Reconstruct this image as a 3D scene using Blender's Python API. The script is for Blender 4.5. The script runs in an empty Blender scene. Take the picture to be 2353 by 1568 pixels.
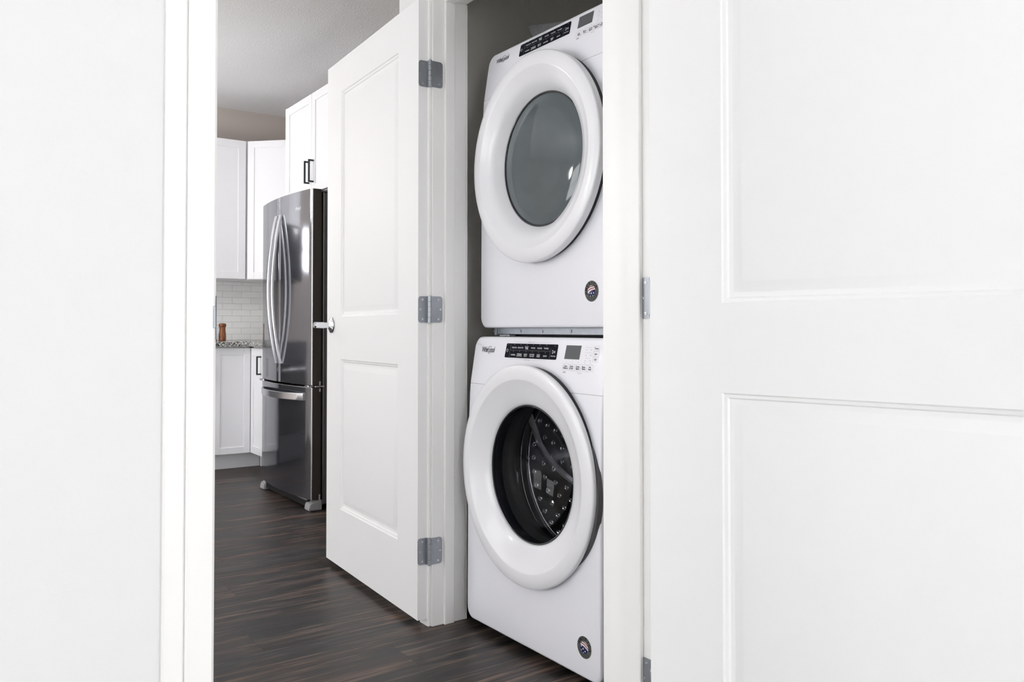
import bpy, bmesh, math, random
from mathutils import Vector, Matrix
random.seed(7)
SC = bpy.context.scene
COL = SC.collection
PI = math.pi

# ------------------------------------------------------------------ camera
cam_data = bpy.data.cameras.new('camera')
cam_data.sensor_width = 36.0
cam_data.lens = 36.0 * 1901.0 / 2353.0
cam_data.clip_start = 0.05
cam = bpy.data.objects.new('camera', cam_data)
COL.objects.link(cam)
cam.location = (0, 0, 1.0)
cam.rotation_euler = (PI / 2 + 0.018, 0, math.radians(55))
cam_data.shift_x = 0.0
cam_data.shift_y = -(784.0 - (757.0 - 1901.0 * math.tan(0.018))) / 2353.0
SC.camera = cam

# ------------------------------------------------------------------ world, lights, exposure
world = bpy.data.worlds.new('world')
SC.world = world
world.use_nodes = True
bgn = world.node_tree.nodes['Background']
bgn.inputs[0].default_value = (0.97, 0.98, 1.0, 1)
bgn.inputs[1].default_value = 6.0
SC.view_settings.view_transform = 'Standard'
SC.view_settings.look = 'None'
SC.view_settings.exposure = 0.38
SC.view_settings.gamma = 1.0
SC.view_settings.use_curve_mapping = False
SC.cycles.max_bounces = 10
SC.cycles.diffuse_bounces = 6
SC.cycles.glossy_bounces = 6
SC.cycles.transparent_max_bounces = 12
SC.cycles.caustics_reflective = False
SC.cycles.caustics_refractive = False
SC.cycles.sample_clamp_indirect = 6.0


def area(name, loc, rot, sx, sy, power, col=(1, 1, 1), spread=180):
    l = bpy.data.lights.new(name, 'AREA')
    l.shape = 'RECTANGLE'
    l.size = sx
    l.size_y = sy
    l.energy = power
    l.color = col
    l.spread = math.radians(spread)
    o = bpy.data.objects.new(name, l)
    COL.objects.link(o)
    o.location = loc
    o.rotation_euler = rot
    return o


# daylight arriving through the windows (each light stands just outside its window opening)
DAY = (0.99, 0.99, 1.0)
area('daylight_living_window', (-5.15, -4.30, 1.25), (PI / 2, 0, PI), 1.9, 2.1, 190, DAY)
area('added_patio_daylight', (-2.42, -4.30, 1.20), (PI / 2, 0, PI), 1.7, 2.2, 430, DAY)  # added floor-length opening, lights the machines and low cabinet fronts
area('daylight_bedroom_window', (0.9, -2.70, 1.45), (PI / 2, 0, PI), 1.7, 1.5, 33, (1.0, 0.985, 0.97))
area('daylight_bedroom_side_window', (3.30, 0.1, 1.45), (PI / 2, 0, PI / 2), 1.7, 1.5, 33, (1.0, 0.985, 0.97))
area('daylight_kitchen_window', (-6.70, -0.02, 1.70), (PI / 2, 0, -PI / 2), 0.40, 0.44, 8, DAY)


# ------------------------------------------------------------------ materials
def new_mat(name):
    m = bpy.data.materials.new(name)
    m.use_nodes = True
    nt = m.node_tree
    return m, nt, nt.nodes['Principled BSDF']


def mat(name, col, rough=0.5, metal=0.0, coat=0.0, bump=None, var=None, spec=0.5):
    """bump=(scale, strength, distance); var=(scale, amount): gentle colour variation"""
    m, nt, b = new_mat(name)
    b.inputs['Base Color'].default_value = (*col, 1)
    b.inputs['Roughness'].default_value = rough
    b.inputs['Metallic'].default_value = metal
    b.inputs['Coat Weight'].default_value = coat
    b.inputs['Coat Roughness'].default_value = 0.05
    b.inputs['Specular IOR Level'].default_value = spec
    tc = nt.nodes.new('ShaderNodeTexCoord')
    if var:
        n = nt.nodes.new('ShaderNodeTexNoise')
        n.inputs['Scale'].default_value = var[0]
        n.inputs['Detail'].default_value = 4
        nt.links.new(tc.outputs['Object'], n.inputs['Vector'])
        mix = nt.nodes.new('ShaderNodeMix')
        mix.data_type = 'RGBA'
        mix.inputs['A'].default_value = (*[c * (1 - var[1]) for c in col], 1)
        mix.inputs['B'].default_value = (*[min(1, c * (1 + var[1])) for c in col], 1)
        nt.links.new(n.outputs['Fac'], mix.inputs['Factor'])
        nt.links.new(mix.outputs['Result'], b.inputs['Base Color'])
    if bump:
        n2 = nt.nodes.new('ShaderNodeTexNoise')
        n2.inputs['Scale'].default_value = bump[0]
        n2.inputs['Detail'].default_value = 3
        nt.links.new(tc.outputs['Object'], n2.inputs['Vector'])
        bp = nt.nodes.new('ShaderNodeBump')
        bp.inputs['Strength'].default_value = bump[1]
        bp.inputs['Distance'].default_value = bump[2]
        nt.links.new(n2.outputs['Fac'], bp.inputs['Height'])
        nt.links.new(bp.outputs['Normal'], b.inputs['Normal'])
    return m


M = {}
M['wall'] = mat('wall_paint', (0.76, 0.76, 0.76), 0.7, bump=(140, 0.15, 0.002))
M['taupe'] = mat('taupe_wall_paint', (0.52, 0.47, 0.435), 0.7, bump=(140, 0.15, 0.002))
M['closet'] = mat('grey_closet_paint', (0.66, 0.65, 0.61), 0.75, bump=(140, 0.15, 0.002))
M['ceiling'] = mat('textured_ceiling', (0.84, 0.84, 0.85), 0.9, bump=(135, 0.8, 0.004), var=(220, 0.08))
M['carpet'] = mat('pale_bounce_carpet', (0.62, 0.61, 0.59), 0.95, bump=(400, 0.5, 0.004), var=(200, 0.08))
M['trim'] = mat('trim_paint', (0.88, 0.875, 0.86), 0.35, var=(3, 0.01))
M['door'] = mat('door_paint', (0.84, 0.84, 0.84), 0.6, bump=(260, 0.08, 0.001))
M['cabinet'] = mat('cabinet_paint', (0.88, 0.88, 0.905), 0.4, var=(4, 0.01))
M['appliance'] = mat('white_enamel', (0.84, 0.84, 0.885), 0.30, coat=0.1, var=(2, 0.01))
M['ring'] = mat('white_gloss_plastic', (0.82, 0.82, 0.845), 0.26, coat=0.15, var=(2, 0.01))
M['black'] = mat('black_gap_plastic', (0.012, 0.012, 0.013), 0.5, var=(6, 0.2))
M['panel'] = mat('black_panel_film', (0.006, 0.007, 0.012), 0.30, var=(6, 0.2), spec=0.05)
M['screen'] = mat('grey_display', (0.10, 0.105, 0.11), 0.35, var=(6, 0.05), spec=0.2)
M['ink'] = mat('dark_ink', (0.010, 0.010, 0.016), 0.5, var=(6, 0.1), spec=0.1)
M['greyink'] = mat('grey_ink', (0.38, 0.38, 0.40), 0.5, var=(6, 0.1))
M['whiteink'] = mat('white_ink', (0.85, 0.87, 0.9), 0.5, var=(6, 0.02))
M['darkline'] = mat('grey_divider_ink', (0.10, 0.10, 0.11), 0.4, var=(6, 0.1))
M['hinge'] = mat('satin_nickel_hinge', (0.36, 0.38, 0.41), 0.36, metal=0.75, var=(40, 0.08), bump=(60, 0.05, 0.001))
M['screw'] = mat('bright_screw', (0.75, 0.77, 0.80), 0.25, metal=0.9, var=(40, 0.05))
M['chrome'] = mat('chrome', (0.80, 0.82, 0.86), 0.08, metal=1.0, var=(10, 0.02))
M['handle'] = mat('bright_brushed_steel', (0.78, 0.78, 0.81), 0.26, metal=1.0, var=(60, 0.03))
M['fside'] = mat('fridge_case_grey', (0.085, 0.085, 0.09), 0.45, var=(30, 0.06))
M['fdoorside'] = mat('dark_brown_door_side', (0.045, 0.036, 0.030), 0.35, var=(30, 0.08))
M['foot'] = mat('grey_foot_plastic', (0.36, 0.36, 0.37), 0.4, var=(30, 0.05))
M['galv'] = mat('galvanised_steel', (0.50, 0.54, 0.60), 0.35, metal=0.7, var=(60, 0.12))
M['blackmetal'] = mat('black_pull', (0.015, 0.018, 0.022), 0.35, metal=0.3, var=(30, 0.1))
M['grout'] = mat('grout', (0.60, 0.60, 0.59), 0.85, var=(60, 0.05))
M['gasket'] = mat('grey_rubber', (0.05, 0.052, 0.055), 0.5, var=(30, 0.1))
M['bezel'] = mat('dark_window_bezel', (0.012, 0.014, 0.018), 0.2, coat=0.4, var=(12, 0.1))
M['drum'] = mat('stainless_drum', (0.24, 0.245, 0.26), 0.14, metal=1.0, var=(40, 0.08), bump=(30, 0.1, 0.002))
M['paddle'] = mat('bright_paddle_steel', (0.95, 0.95, 0.97), 0.42, metal=0.9, var=(10, 0.03))
M['foil'] = mat('grey_foil', (0.28, 0.28, 0.29), 0.4, metal=0.4, var=(40, 0.25), bump=(60, 0.4, 0.003))
M['range'] = mat('dark_stainless', (0.12, 0.12, 0.13), 0.3, metal=0.8, var=(20, 0.05))
M['badgegrey'] = mat('badge_grey', (0.10, 0.105, 0.10), 0.35, var=(20, 0.05), spec=0.1)
M['badgewhite'] = mat('badge_white', (0.85, 0.85, 0.86), 0.4, var=(20, 0.02))
M['badgered'] = mat('badge_red', (0.22, 0.010, 0.020), 0.4, var=(20, 0.05), spec=0.1)
M['badgeblue'] = mat('badge_navy', (0.010, 0.012, 0.075), 0.4, var=(20, 0.05), spec=0.1)
M['plastic'] = mat('white_plastic', (0.75, 0.78, 0.80), 0.4, var=(20, 0.02))

# tile: white glazed, slight tone change from tile to tile
m, nt, b = new_mat('white_glazed_tile')
oi = nt.nodes.new('ShaderNodeObjectInfo')
rmp = nt.nodes.new('ShaderNodeValToRGB')
rmp.color_ramp.elements[0].color = (0.90, 0.90, 0.89, 1)
rmp.color_ramp.elements[1].color = (0.95, 0.95, 0.94, 1)
nt.links.new(oi.outputs['Random'], rmp.inputs[0])
nt.links.new(rmp.outputs[0], b.inputs['Base Color'])
b.inputs['Roughness'].default_value = 0.25
M['tile'] = m

# granite: speckled black, grey and white
m, nt, b = new_mat('speckled_granite')
tc = nt.nodes.new('ShaderNodeTexCoord')
v = nt.nodes.new('ShaderNodeTexVoronoi')
v.inputs['Scale'].default_value = 230
n = nt.nodes.new('ShaderNodeTexNoise')
n.inputs['Scale'].default_value = 120
n.inputs['Detail'].default_value = 5
mx = nt.nodes.new('ShaderNodeMix')
mx.data_type = 'RGBA'
mx.inputs['Factor'].default_value = 0.45
sep = nt.nodes.new('ShaderNodeValToRGB')
cr = sep.color_ramp
cr.elements[0].position = 0.34
cr.elements[0].color = (0.012, 0.012, 0.013, 1)
cr.elements[1].position = 0.62
cr.elements[1].color = (0.78, 0.77, 0.75, 1)
e = cr.elements.new(0.46)
e.color = (0.16, 0.16, 0.155, 1)
nt.links.new(tc.outputs['Object'], v.inputs['Vector'])
nt.links.new(tc.outputs['Object'], n.inputs['Vector'])
nt.links.new(v.outputs['Color'], mx.inputs['A'])
nt.links.new(n.outputs['Color'], mx.inputs['B'])
nt.links.new(mx.outputs['Result'], sep.inputs[0])
nt.links.new(sep.outputs[0], b.inputs['Base Color'])
b.inputs['Roughness'].default_value = 0.12
M['granite'] = m

# turned wood of the mills
m, nt, b = new_mat('turned_walnut')
tc = nt.nodes.new('ShaderNodeTexCoord')
mp = nt.nodes.new('ShaderNodeMapping')
mp.inputs['Scale'].default_value = (60, 60, 9)
n = nt.nodes.new('ShaderNodeTexNoise')
n.inputs['Scale'].default_value = 1.5
n.inputs['Detail'].default_value = 6
r = nt.nodes.new('ShaderNodeValToRGB')
r.color_ramp.elements[0].position = 0.3
r.color_ramp.elements[0].color = (0.10, 0.030, 0.010, 1)
r.color_ramp.elements[1].position = 0.7
r.color_ramp.elements[1].color = (0.36, 0.125, 0.045, 1)
nt.links.new(tc.outputs['Object'], mp.inputs[0])
nt.links.new(mp.outputs[0], n.inputs['Vector'])
nt.links.new(n.outputs['Fac'], r.inputs[0])
nt.links.new(r.outputs[0], b.inputs['Base Color'])
b.inputs['Roughness'].default_value = 0.35
M['wood'] = m

# dark wood floor: long streaks along Y, tone changes plank by plank
m, nt, b = new_mat('dark_wood_plank')
tc = nt.nodes.new('ShaderNodeTexCoord')
oi = nt.nodes.new('ShaderNodeObjectInfo')
geo = nt.nodes.new('ShaderNodeNewGeometry')
off = nt.nodes.new('ShaderNodeVectorMath')
off.operation = 'SCALE'
comb = nt.nodes.new('ShaderNodeCombineXYZ')
nt.links.new(oi.outputs['Random'], comb.inputs[0])
nt.links.new(oi.outputs['Random'], comb.inputs[1])
nt.links.new(comb.outputs[0], off.inputs[0])
off.inputs['Scale'].default_value = 37.0
add = nt.nodes.new('ShaderNodeVectorMath')
add.operation = 'ADD'
nt.links.new(geo.outputs['Position'], add.inputs[0])
nt.links.new(off.outputs[0], add.inputs[1])
mp = nt.nodes.new('ShaderNodeMapping')
mp.inputs['Scale'].default_value = (42, 2.4, 1)
nt.links.new(add.outputs[0], mp.inputs[0])
n = nt.nodes.new('ShaderNodeTexNoise')
n.inputs['Scale'].default_value = 1.0
n.inputs['Detail'].default_value = 8
n.inputs['Roughness'].default_value = 0.62
n.inputs['Distortion'].default_value = 0.6
nt.links.new(mp.outputs[0], n.inputs['Vector'])
r = nt.nodes.new('ShaderNodeValToRGB')
cr = r.color_ramp
cr.elements[0].position = 0.38
cr.elements[0].color = (0.0060, 0.0055, 0.0052, 1)
cr.elements[1].position = 0.66
cr.elements[1].color = (0.150, 0.112, 0.090, 1)
e = cr.elements.new(0.51)
e.color = (0.030, 0.0262, 0.0242, 1)
nt.links.new(n.outputs['Fac'], r.inputs[0])
# broad warm / grey patches
mp2 = nt.nodes.new('ShaderNodeMapping')
mp2.inputs['Scale'].default_value = (5, 0.9, 1)
nt.links.new(add.outputs[0], mp2.inputs[0])
n2 = nt.nodes.new('ShaderNodeTexNoise')
n2.inputs['Scale'].default_value = 1.0
n2.inputs['Detail'].default_value = 3
nt.links.new(mp2.outputs[0], n2.inputs['Vector'])
r2 = nt.nodes.new('ShaderNodeValToRGB')
r2.color_ramp.elements[0].position = 0.35
r2.color_ramp.elements[0].color = (0.62, 0.70, 0.76, 1)
r2.color_ramp.elements[1].position = 0.68
r2.color_ramp.elements[1].color = (1.45, 1.15, 1.0, 1)
nt.links.new(n2.outputs['Fac'], r2.inputs[0])
mul = nt.nodes.new('ShaderNodeMix')
mul.data_type = 'RGBA'
mul.blend_type = 'MULTIPLY'
mul.inputs['Factor'].default_value = 1.0
nt.links.new(r.outputs[0], mul.inputs['A'])
nt.links.new(r2.outputs[0], mul.inputs['B'])
hsv = nt.nodes.new('ShaderNodeHueSaturation')
mr = nt.nodes.new('ShaderNodeMapRange')
mr.inputs['To Min'].default_value = 0.80
mr.inputs['To Max'].default_value = 1.25
nt.links.new(oi.outputs['Random'], mr.inputs['Value'])
nt.links.new(mr.outputs[0], hsv.inputs['Value'])
nt.links.new(mul.outputs['Result'], hsv.inputs['Color'])
mp3 = nt.nodes.new('ShaderNodeMapping')
mp3.inputs['Scale'].default_value = (260, 11, 1)
nt.links.new(add.outputs[0], mp3.inputs[0])
n3 = nt.nodes.new('ShaderNodeTexNoise')
n3.inputs['Scale'].default_value = 1.0
n3.inputs['Detail'].default_value = 4
nt.links.new(mp3.outputs[0], n3.inputs['Vector'])
mr3 = nt.nodes.new('ShaderNodeMapRange')
mr3.inputs['From Min'].default_value = 0.3
mr3.inputs['From Max'].default_value = 0.7
mr3.inputs['To Min'].default_value = 0.62
mr3.inputs['To Max'].default_value = 1.42
nt.links.new(n3.outputs['Fac'], mr3.inputs['Value'])
vm = nt.nodes.new('ShaderNodeVectorMath')
vm.operation = 'SCALE'
nt.links.new(hsv.outputs[0], vm.inputs[0])
nt.links.new(mr3.outputs[0], vm.inputs['Scale'])
nt.links.new(vm.outputs[0], b.inputs['Base Color'])
rr = nt.nodes.new('ShaderNodeMapRange')
rr.inputs['To Min'].default_value = 0.28
rr.inputs['To Max'].default_value = 0.60
nt.links.new(n.outputs['Fac'], rr.inputs['Value'])
nt.links.new(rr.outputs[0], b.inputs['Roughness'])
bp = nt.nodes.new('ShaderNodeBump')
bp.inputs['Strength'].default_value = 0.35
bp.inputs['Distance'].default_value = 0.0015
nt.links.new(n.outputs['Fac'], bp.inputs['Height'])
nt.links.new(bp.outputs['Normal'], b.inputs['Normal'])
M['floor'] = m

# dark stainless fridge doors: vertical brushing
m, nt, b = new_mat('dark_brushed_stainless')
tc = nt.nodes.new('ShaderNodeTexCoord')
mp = nt.nodes.new('ShaderNodeMapping')
mp.inputs['Scale'].default_value = (2, 2, 260)
n = nt.nodes.new('ShaderNodeTexNoise')
n.inputs['Scale'].default_value = 3
nt.links.new(tc.outputs['Object'], mp.inputs[0])
nt.links.new(mp.outputs[0], n.inputs['Vector'])
rr = nt.nodes.new('ShaderNodeMapRange')
rr.inputs['To Min'].default_value = 0.06
rr.inputs['To Max'].default_value = 0.12
nt.links.new(n.outputs['Fac'], rr.inputs['Value'])
nt.links.new(rr.outputs[0], b.inputs['Roughness'])
b.inputs['Base Color'].default_value = (0.27, 0.275, 0.305, 1)
b.inputs['Metallic'].default_value = 0.92
M['fridge'] = m


def glass_mat(name, tint, gloss_ior=1.5, rough=0.02):
    """thin pane: clear or tinted see-through with real Fresnel reflection"""
    m = bpy.data.materials.new(name)
    m.use_nodes = True
    nt = m.node_tree
    nt.nodes.clear()
    out = nt.nodes.new('ShaderNodeOutputMaterial')
    tr = nt.nodes.new('ShaderNodeBsdfTransparent')
    tr.inputs[0].default_value = (*tint, 1)
    gl = nt.nodes.new('ShaderNodeBsdfGlossy')
    gl.inputs['Roughness'].default_value = rough
    fr = nt.nodes.new('ShaderNodeFresnel')
    ge = nt.nodes.new('ShaderNodeNewGeometry')
    mi = nt.nodes.new('ShaderNodeMix')
    mi.inputs['A'].default_value = gloss_ior
    mi.inputs['B'].default_value = 1.0 / gloss_ior
    nt.links.new(ge.outputs['Backfacing'], mi.inputs['Factor'])
    nt.links.new(mi.outputs['Result'], fr.inputs['IOR'])
    mx = nt.nodes.new('ShaderNodeMixShader')
    nt.links.new(fr.outputs[0], mx.inputs[0])
    nt.links.new(tr.outputs[0], mx.inputs[1])
    nt.links.new(gl.outputs[0], mx.inputs[2])
    nt.links.new(mx.outputs[0], out.inputs[0])
    return m


M['glass'] = glass_mat('clear_window_glass', (0.95, 0.95, 0.95))
M['bowl'] = glass_mat('washer_bowl_glass', (0.95, 0.955, 0.96), 1.28)
m, nt, b = new_mat('smoked_dryer_glass')
n = nt.nodes.new('ShaderNodeTexNoise')
n.inputs['Scale'].default_value = 3
r = nt.nodes.new('ShaderNodeValToRGB')
r.color_ramp.elements[0].color = (0.075, 0.092, 0.100, 1)
r.color_ramp.elements[1].color = (0.105, 0.125, 0.136, 1)
nt.links.new(n.outputs['Fac'], r.inputs[0])
nt.links.new(r.outputs[0], b.inputs['Base Color'])
b.inputs['Roughness'].default_value = 0.06
b.inputs['IOR'].default_value = 1.5
M['smoke'] = m


# ------------------------------------------------------------------ mesh helpers
def box(bm, x0, x1, y0, y1, z0, z1, bev=0.0, seg=1):
    vs = [bm.verts.new(p) for p in ((x0, y0, z0), (x1, y0, z0), (x1, y1, z0), (x0, y1, z0),
                                    (x0, y0, z1), (x1, y0, z1), (x1, y1, z1), (x0, y1, z1))]
    fs = [bm.faces.new([vs[i] for i in f]) for f in
          ((3, 2, 1, 0), (4, 5, 6, 7), (0, 1, 5, 4), (1, 2, 6, 5), (2, 3, 7, 6), (3, 0, 4, 7))]
    if bev > 0:
        es = set()
        for f in fs:
            es.update(f.edges)
        bmesh.ops.bevel(bm, geom=list(es), offset=bev, segments=seg, affect='EDGES', profile=0.5)
    return vs


def prism(bm, pts, z0, z1, axis='z', bev=0.0):
    """extrude a 2D outline; axis z: pts=(x,y); axis y: pts=(x,z); axis x: pts=(y,z)"""
    def P(p, t):
        if axis == 'z':
            return (p[0], p[1], t)
        if axis == 'y':
            return (p[0], t, p[1])
        return (t, p[0], p[1])
    a = [bm.verts.new(P(p, z0)) for p in pts]
    c = [bm.verts.new(P(p, z1)) for p in pts]
    n = len(pts)
    fs = [bm.faces.new(a[::-1]), bm.faces.new(c)]
    for i in range(n):
        fs.append(bm.faces.new((a[i], a[(i + 1) % n], c[(i + 1) % n], c[i])))
    bmesh.ops.recalc_face_normals(bm, faces=fs)
    if bev > 0:
        es = set(fs[0].edges) | set(fs[1].edges)
        bmesh.ops.bevel(bm, geom=list(es), offset=bev, segments=2, affect='EDGES', profile=0.5)


def lathe(bm, prof, n=64, axis='z', c=(0, 0, 0), a0=0.0, a1=2 * PI):
    """prof = [(radius, height)...] turned round an axis"""
    full = abs(a1 - a0 - 2 * PI) < 1e-6
    cnt = n if full else n + 1
    rows = []
    for r, h in prof:
        if r < 1e-6:
            p = {'z': (0, 0, h), 'y': (0, h, 0), 'x': (h, 0, 0)}[axis]
            rows.append([bm.verts.new((c[0] + p[0], c[1] + p[1], c[2] + p[2]))])
            continue
        row = []
        for i in range(cnt):
            t = a0 + (a1 - a0) * i / n
            u, w = r * math.cos(t), r * math.sin(t)
            p = {'z': (u, w, h), 'y': (u, h, w), 'x': (h, u, w)}[axis]
            row.append(bm.verts.new((c[0] + p[0], c[1] + p[1], c[2] + p[2])))
        rows.append(row)
    for A, B in zip(rows, rows[1:]):
        m_ = n
        for i in range(m_):
            j = (i + 1) % cnt
            if len(A) == 1 and len(B) == 1:
                continue
            try:
                if len(A) == 1:
                    bm.faces.new((A[0], B[i], B[j]))
                elif len(B) == 1:
                    bm.faces.new((A[i], A[j], B[0]))
                else:
                    bm.faces.new((A[i], A[j], B[j], B[i]))
            except ValueError:
                pass


def tube(bm, pts, r, n=10, caps=True, rx=None):
    """sweep an (elliptic) section along points"""
    pts = [Vector(p) for p in pts]
    rows = []
    up0 = Vector((0, 0, 1))
    for i, p in enumerate(pts):
        d = (pts[min(i + 1, len(pts) - 1)] - pts[max(i - 1, 0)]).normalized()
        s = d.cross(up0)
        if s.length < 0.05:
            s = d.cross(Vector((0, 1, 0)))
        s.normalize()
        u = s.cross(d).normalized()
        row = []
        for k in range(n):
            t = 2 * PI * k / n
            row.append(bm.verts.new(p + s * (rx or r) * math.cos(t) + u * r * math.sin(t)))
        rows.append(row)
    for A, B in zip(rows, rows[1:]):
        for k in range(n):
            bm.faces.new((A[k], A[(k + 1) % n], B[(k + 1) % n], B[k]))
    if caps:
        bm.faces.new(rows[0][::-1])
        bm.faces.new(rows[-1])


def rrect(x0, x1, z0, z1, r, n=5):
    pts = []
    for cx, cz, a in ((x1 - r, z1 - r, 0), (x0 + r, z1 - r, 90), (x0 + r, z0 + r, 180), (x1 - r, z0 + r, 270)):
        for i in range(n + 1):
            t = math.radians(a + 90 * i / n)
            pts.append((cx + r * math.cos(t), cz + r * math.sin(t)))
    return pts


def obj(name, bm, m, parent=None, smooth=None, recalc=True):
    if recalc:
        bmesh.ops.recalc_face_normals(bm, faces=bm.faces[:])
    me = bpy.data.meshes.new(name)
    bm.to_mesh(me)
    bm.free()
    mats = m if isinstance(m, (list, tuple)) else [m]
    for k in mats:
        me.materials.append(M[k] if isinstance(k, str) else k)
    if smooth is not None:
        me.polygons.foreach_set('use_smooth', [True] * len(me.polygons))
        me.set_sharp_from_angle(angle=math.radians(smooth))
    o = bpy.data.objects.new(name, me)
    COL.objects.link(o)
    if parent is not None:
        o.parent = parent
    return o


def empty(name, loc, rz=0.0):
    o = bpy.data.objects.new(name, None)
    o.empty_display_size = 0.1
    COL.objects.link(o)
    o.location = loc
    o.rotation_euler = (0, 0, rz)
    return o


def tag(o, label=None, cat=None, group=None, kind=None):
    if label:
        o['label'] = label
    if cat:
        o['category'] = cat
    if group:
        o['group'] = group
    if kind:
        o['kind'] = kind
    return o


def B():
    return bmesh.new()


def boxo(name, dims, m, parent=None, bev=0.0, **kw):
    bm = B()
    box(bm, *dims, bev)
    return obj(name, bm, m, parent, **kw)


_tc = {}


def text_geo(s, size, align='CENTER', shear=0.0, spacing=1.0, bold=0.0):
    """flat lettering as (verts2d, faces)"""
    key = (s, size, align, shear, spacing, bold)
    if key in _tc:
        return _tc[key]
    cu = bpy.data.curves.new('lettering', 'FONT')
    cu.body = s
    cu.size = size
    cu.align_x = align
    cu.align_y = 'CENTER'
    cu.shear = shear
    cu.space_character = spacing
    cu.offset = bold
    cu.resolution_u = 4
    cu.space_line = 0.85
    to = bpy.data.objects.new('lettering', cu)
    COL.objects.link(to)
    bpy.context.view_layer.update()
    me = bpy.data.meshes.new_from_object(to.evaluated_get(bpy.context.evaluated_depsgraph_get()))
    vs = [(v.co.x, v.co.y) for v in me.vertices]
    fs = [tuple(p.vertices) for p in me.polygons]
    COL.objects.unlink(to)
    bpy.data.objects.remove(to)
    bpy.data.curves.remove(cu)
    bpy.data.meshes.remove(me)
    _tc[key] = (vs, fs)
    return vs, fs


def put(bm, geo, fn, mi=0):
    vs, fs = geo
    vv = [bm.verts.new(fn(x, y)) for x, y in vs]
    for f in fs:
        try:
            g = bm.faces.new([vv[i] for i in f])
            g.material_index = mi
        except ValueError:
            pass


# ------------------------------------------------------------------ the setting
H = 2.73
floor = boxo('floor', (-6.68, 3.32, -4.32, 2.63, -0.12, -0.003), 'floor')
tag(floor, 'dark brown wood plank floor running through the hall', kind='structure')
PW, PLN = 0.182, 1.22
pm = None
row = 0
x = -6.56
plank_meshes = {}
while x < -1.26:
    w = min(PW, -1.256 - x)
    y = -0.95 - (row * 0.437) % PLN
    while y < 2.51:
        y0, y1 = max(y, -0.95), min(y + PLN, 2.51)
        if y1 - y0 > 0.03:
            key = (round(y1 - y0, 3), round(w, 3))
            if key not in plank_meshes:
                bm = B()
                box(bm, 0, key[1] - 0.0004, 0, key[0] - 0.0005, -0.004, 0.0, 0.0)
                o = obj('plank', bm, 'floor', floor)
                plank_meshes[key] = o.data
            else:
                o = bpy.data.objects.new('plank', plank_meshes[key])
                COL.objects.link(o)
                o.parent = floor
            o.location = (x, y0, 0)
        y += PLN
    x += w
    row += 1

for dm_, lb in (((-6.56, -1.414, -4.20, -0.96, -0.002, 0.010), 'unseen pale carpet added to bounce light in the living room'), ((-1.255, 3.20, -2.60, 1.60, -0.002, 0.010), 'unseen pale carpet added to bounce light in the bedroom')):
    cp = boxo('floor', dm_, 'carpet')  # pale floor added out of view to bounce light up
    tag(cp, lb, kind='structure')

ceiling = boxo('ceiling', (-6.68, 3.32, -4.32, 2.63, H, H + 0.1), 'ceiling')
tag(ceiling, 'grey white textured ceiling', kind='structure')


def wall(name, boxes, m, label):
    bm = B()
    for d in boxes:
        box(bm, *d)
    return tag(obj(name, bm, m), label, kind='structure')


def hole_x(x0, x1, y0, y1, h):     # wall along x with one or more openings (x0,x1,z0,z1)
    out, cur = [], x0
    for (a, b_, c, d) in h:
        out += [(cur, a, y0, y1, 0, H), (a, b_, y0, y1, 0, c), (a, b_, y0, y1, d, H)]
        cur = b_
    out.append((cur, x1, y0, y1, 0, H))
    return out


def hole_y(x0, x1, y0, y1, h):
    out, cur = [], y0
    for (a, b_, c, d) in h:
        out += [(x0, x1, cur, a, 0, H), (x0, x1, a, b_, 0, c), (x0, x1, a, b_, d, H)]
        cur = b_
    out.append((x0, x1, cur, y1, 0, H))
    return out


wall('wall_left', hole_y(-6.68, -6.56, -4.32, 2.51, [(-0.22, 0.18, 1.48, 1.92)]), 'taupe', 'taupe kitchen wall behind the left run of cabinets')
wall('wall_back', [(-6.68, -2.693, 2.51, 2.63, 0, H)], 'taupe', 'taupe kitchen wall behind the fridge')
wall('wall_front', hole_x(-6.56, -1.414, -4.32, -4.20, [(-6.0, -4.3, 0.55, 2.25), (-3.3, -1.55, 0.08, 2.30)]), 'wall', 'living room wall with two windows')
HZ = 2.135
wall('wall_closet_front', [(-2.693, -2.465, 1.384, 1.517, 0, H), (-1.511, -1.414, 1.384, 1.517, 0, H),
                           (-2.465, -1.511, 1.384, 1.517, HZ + 0.019, H)], 'wall', 'white hall wall around the closet opening')
wall('wall_closet_left', [(-2.693, -2.573, 1.517, 2.51, 0, H)], 'closet', 'grey side wall inside the closet left of the machines')
wall('wall_closet_back', [(-2.573, -1.414, 2.40, 2.51, 0, H)], 'closet', 'grey wall at the back of the closet')
wall('wall_closet_right', [(-1.434, -1.414, 1.517, 2.40, 0, H)], 'closet', 'grey side wall inside the closet')
wall('wall_closet_inner', [(-2.573, -2.467, 1.517, 1.525, 0, H), (-1.511, -1.434, 1.517, 1.525, 0, H), (-2.467, -1.511, 1.517, 1.525, HZ + 0.02, H)],
     'closet', 'grey inner face of the closet front wall')
wall('wall_hall_right', [(-1.414, -1.262, 1.276, 2.63, 0, H), (-1.414, -1.262, -4.32, 0.327, 0, H),
                         (-1.414, -1.262, 0.327, 1.276, HZ + 0.019, H)], 'wall', 'white wall with the near doorway')
wall('wall_bedroom_back', [(-1.262, 3.32, 1.60, 1.72, 0, H)], 'wall', 'white bedroom wall')
wall('wall_bedroom_right', hole_y(3.20, 3.32, -2.72, 1.60, [(-0.75, 0.95, 0.7, 2.2)]), 'wall', 'white bedroom wall with a window')
wall('wall_bedroom_front', hole_x(-1.262, 3.20, -2.72, -2.60, [(0.05, 1.75, 0.7, 2.2)]), 'wall', 'white bedroom wall with a window')


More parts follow.
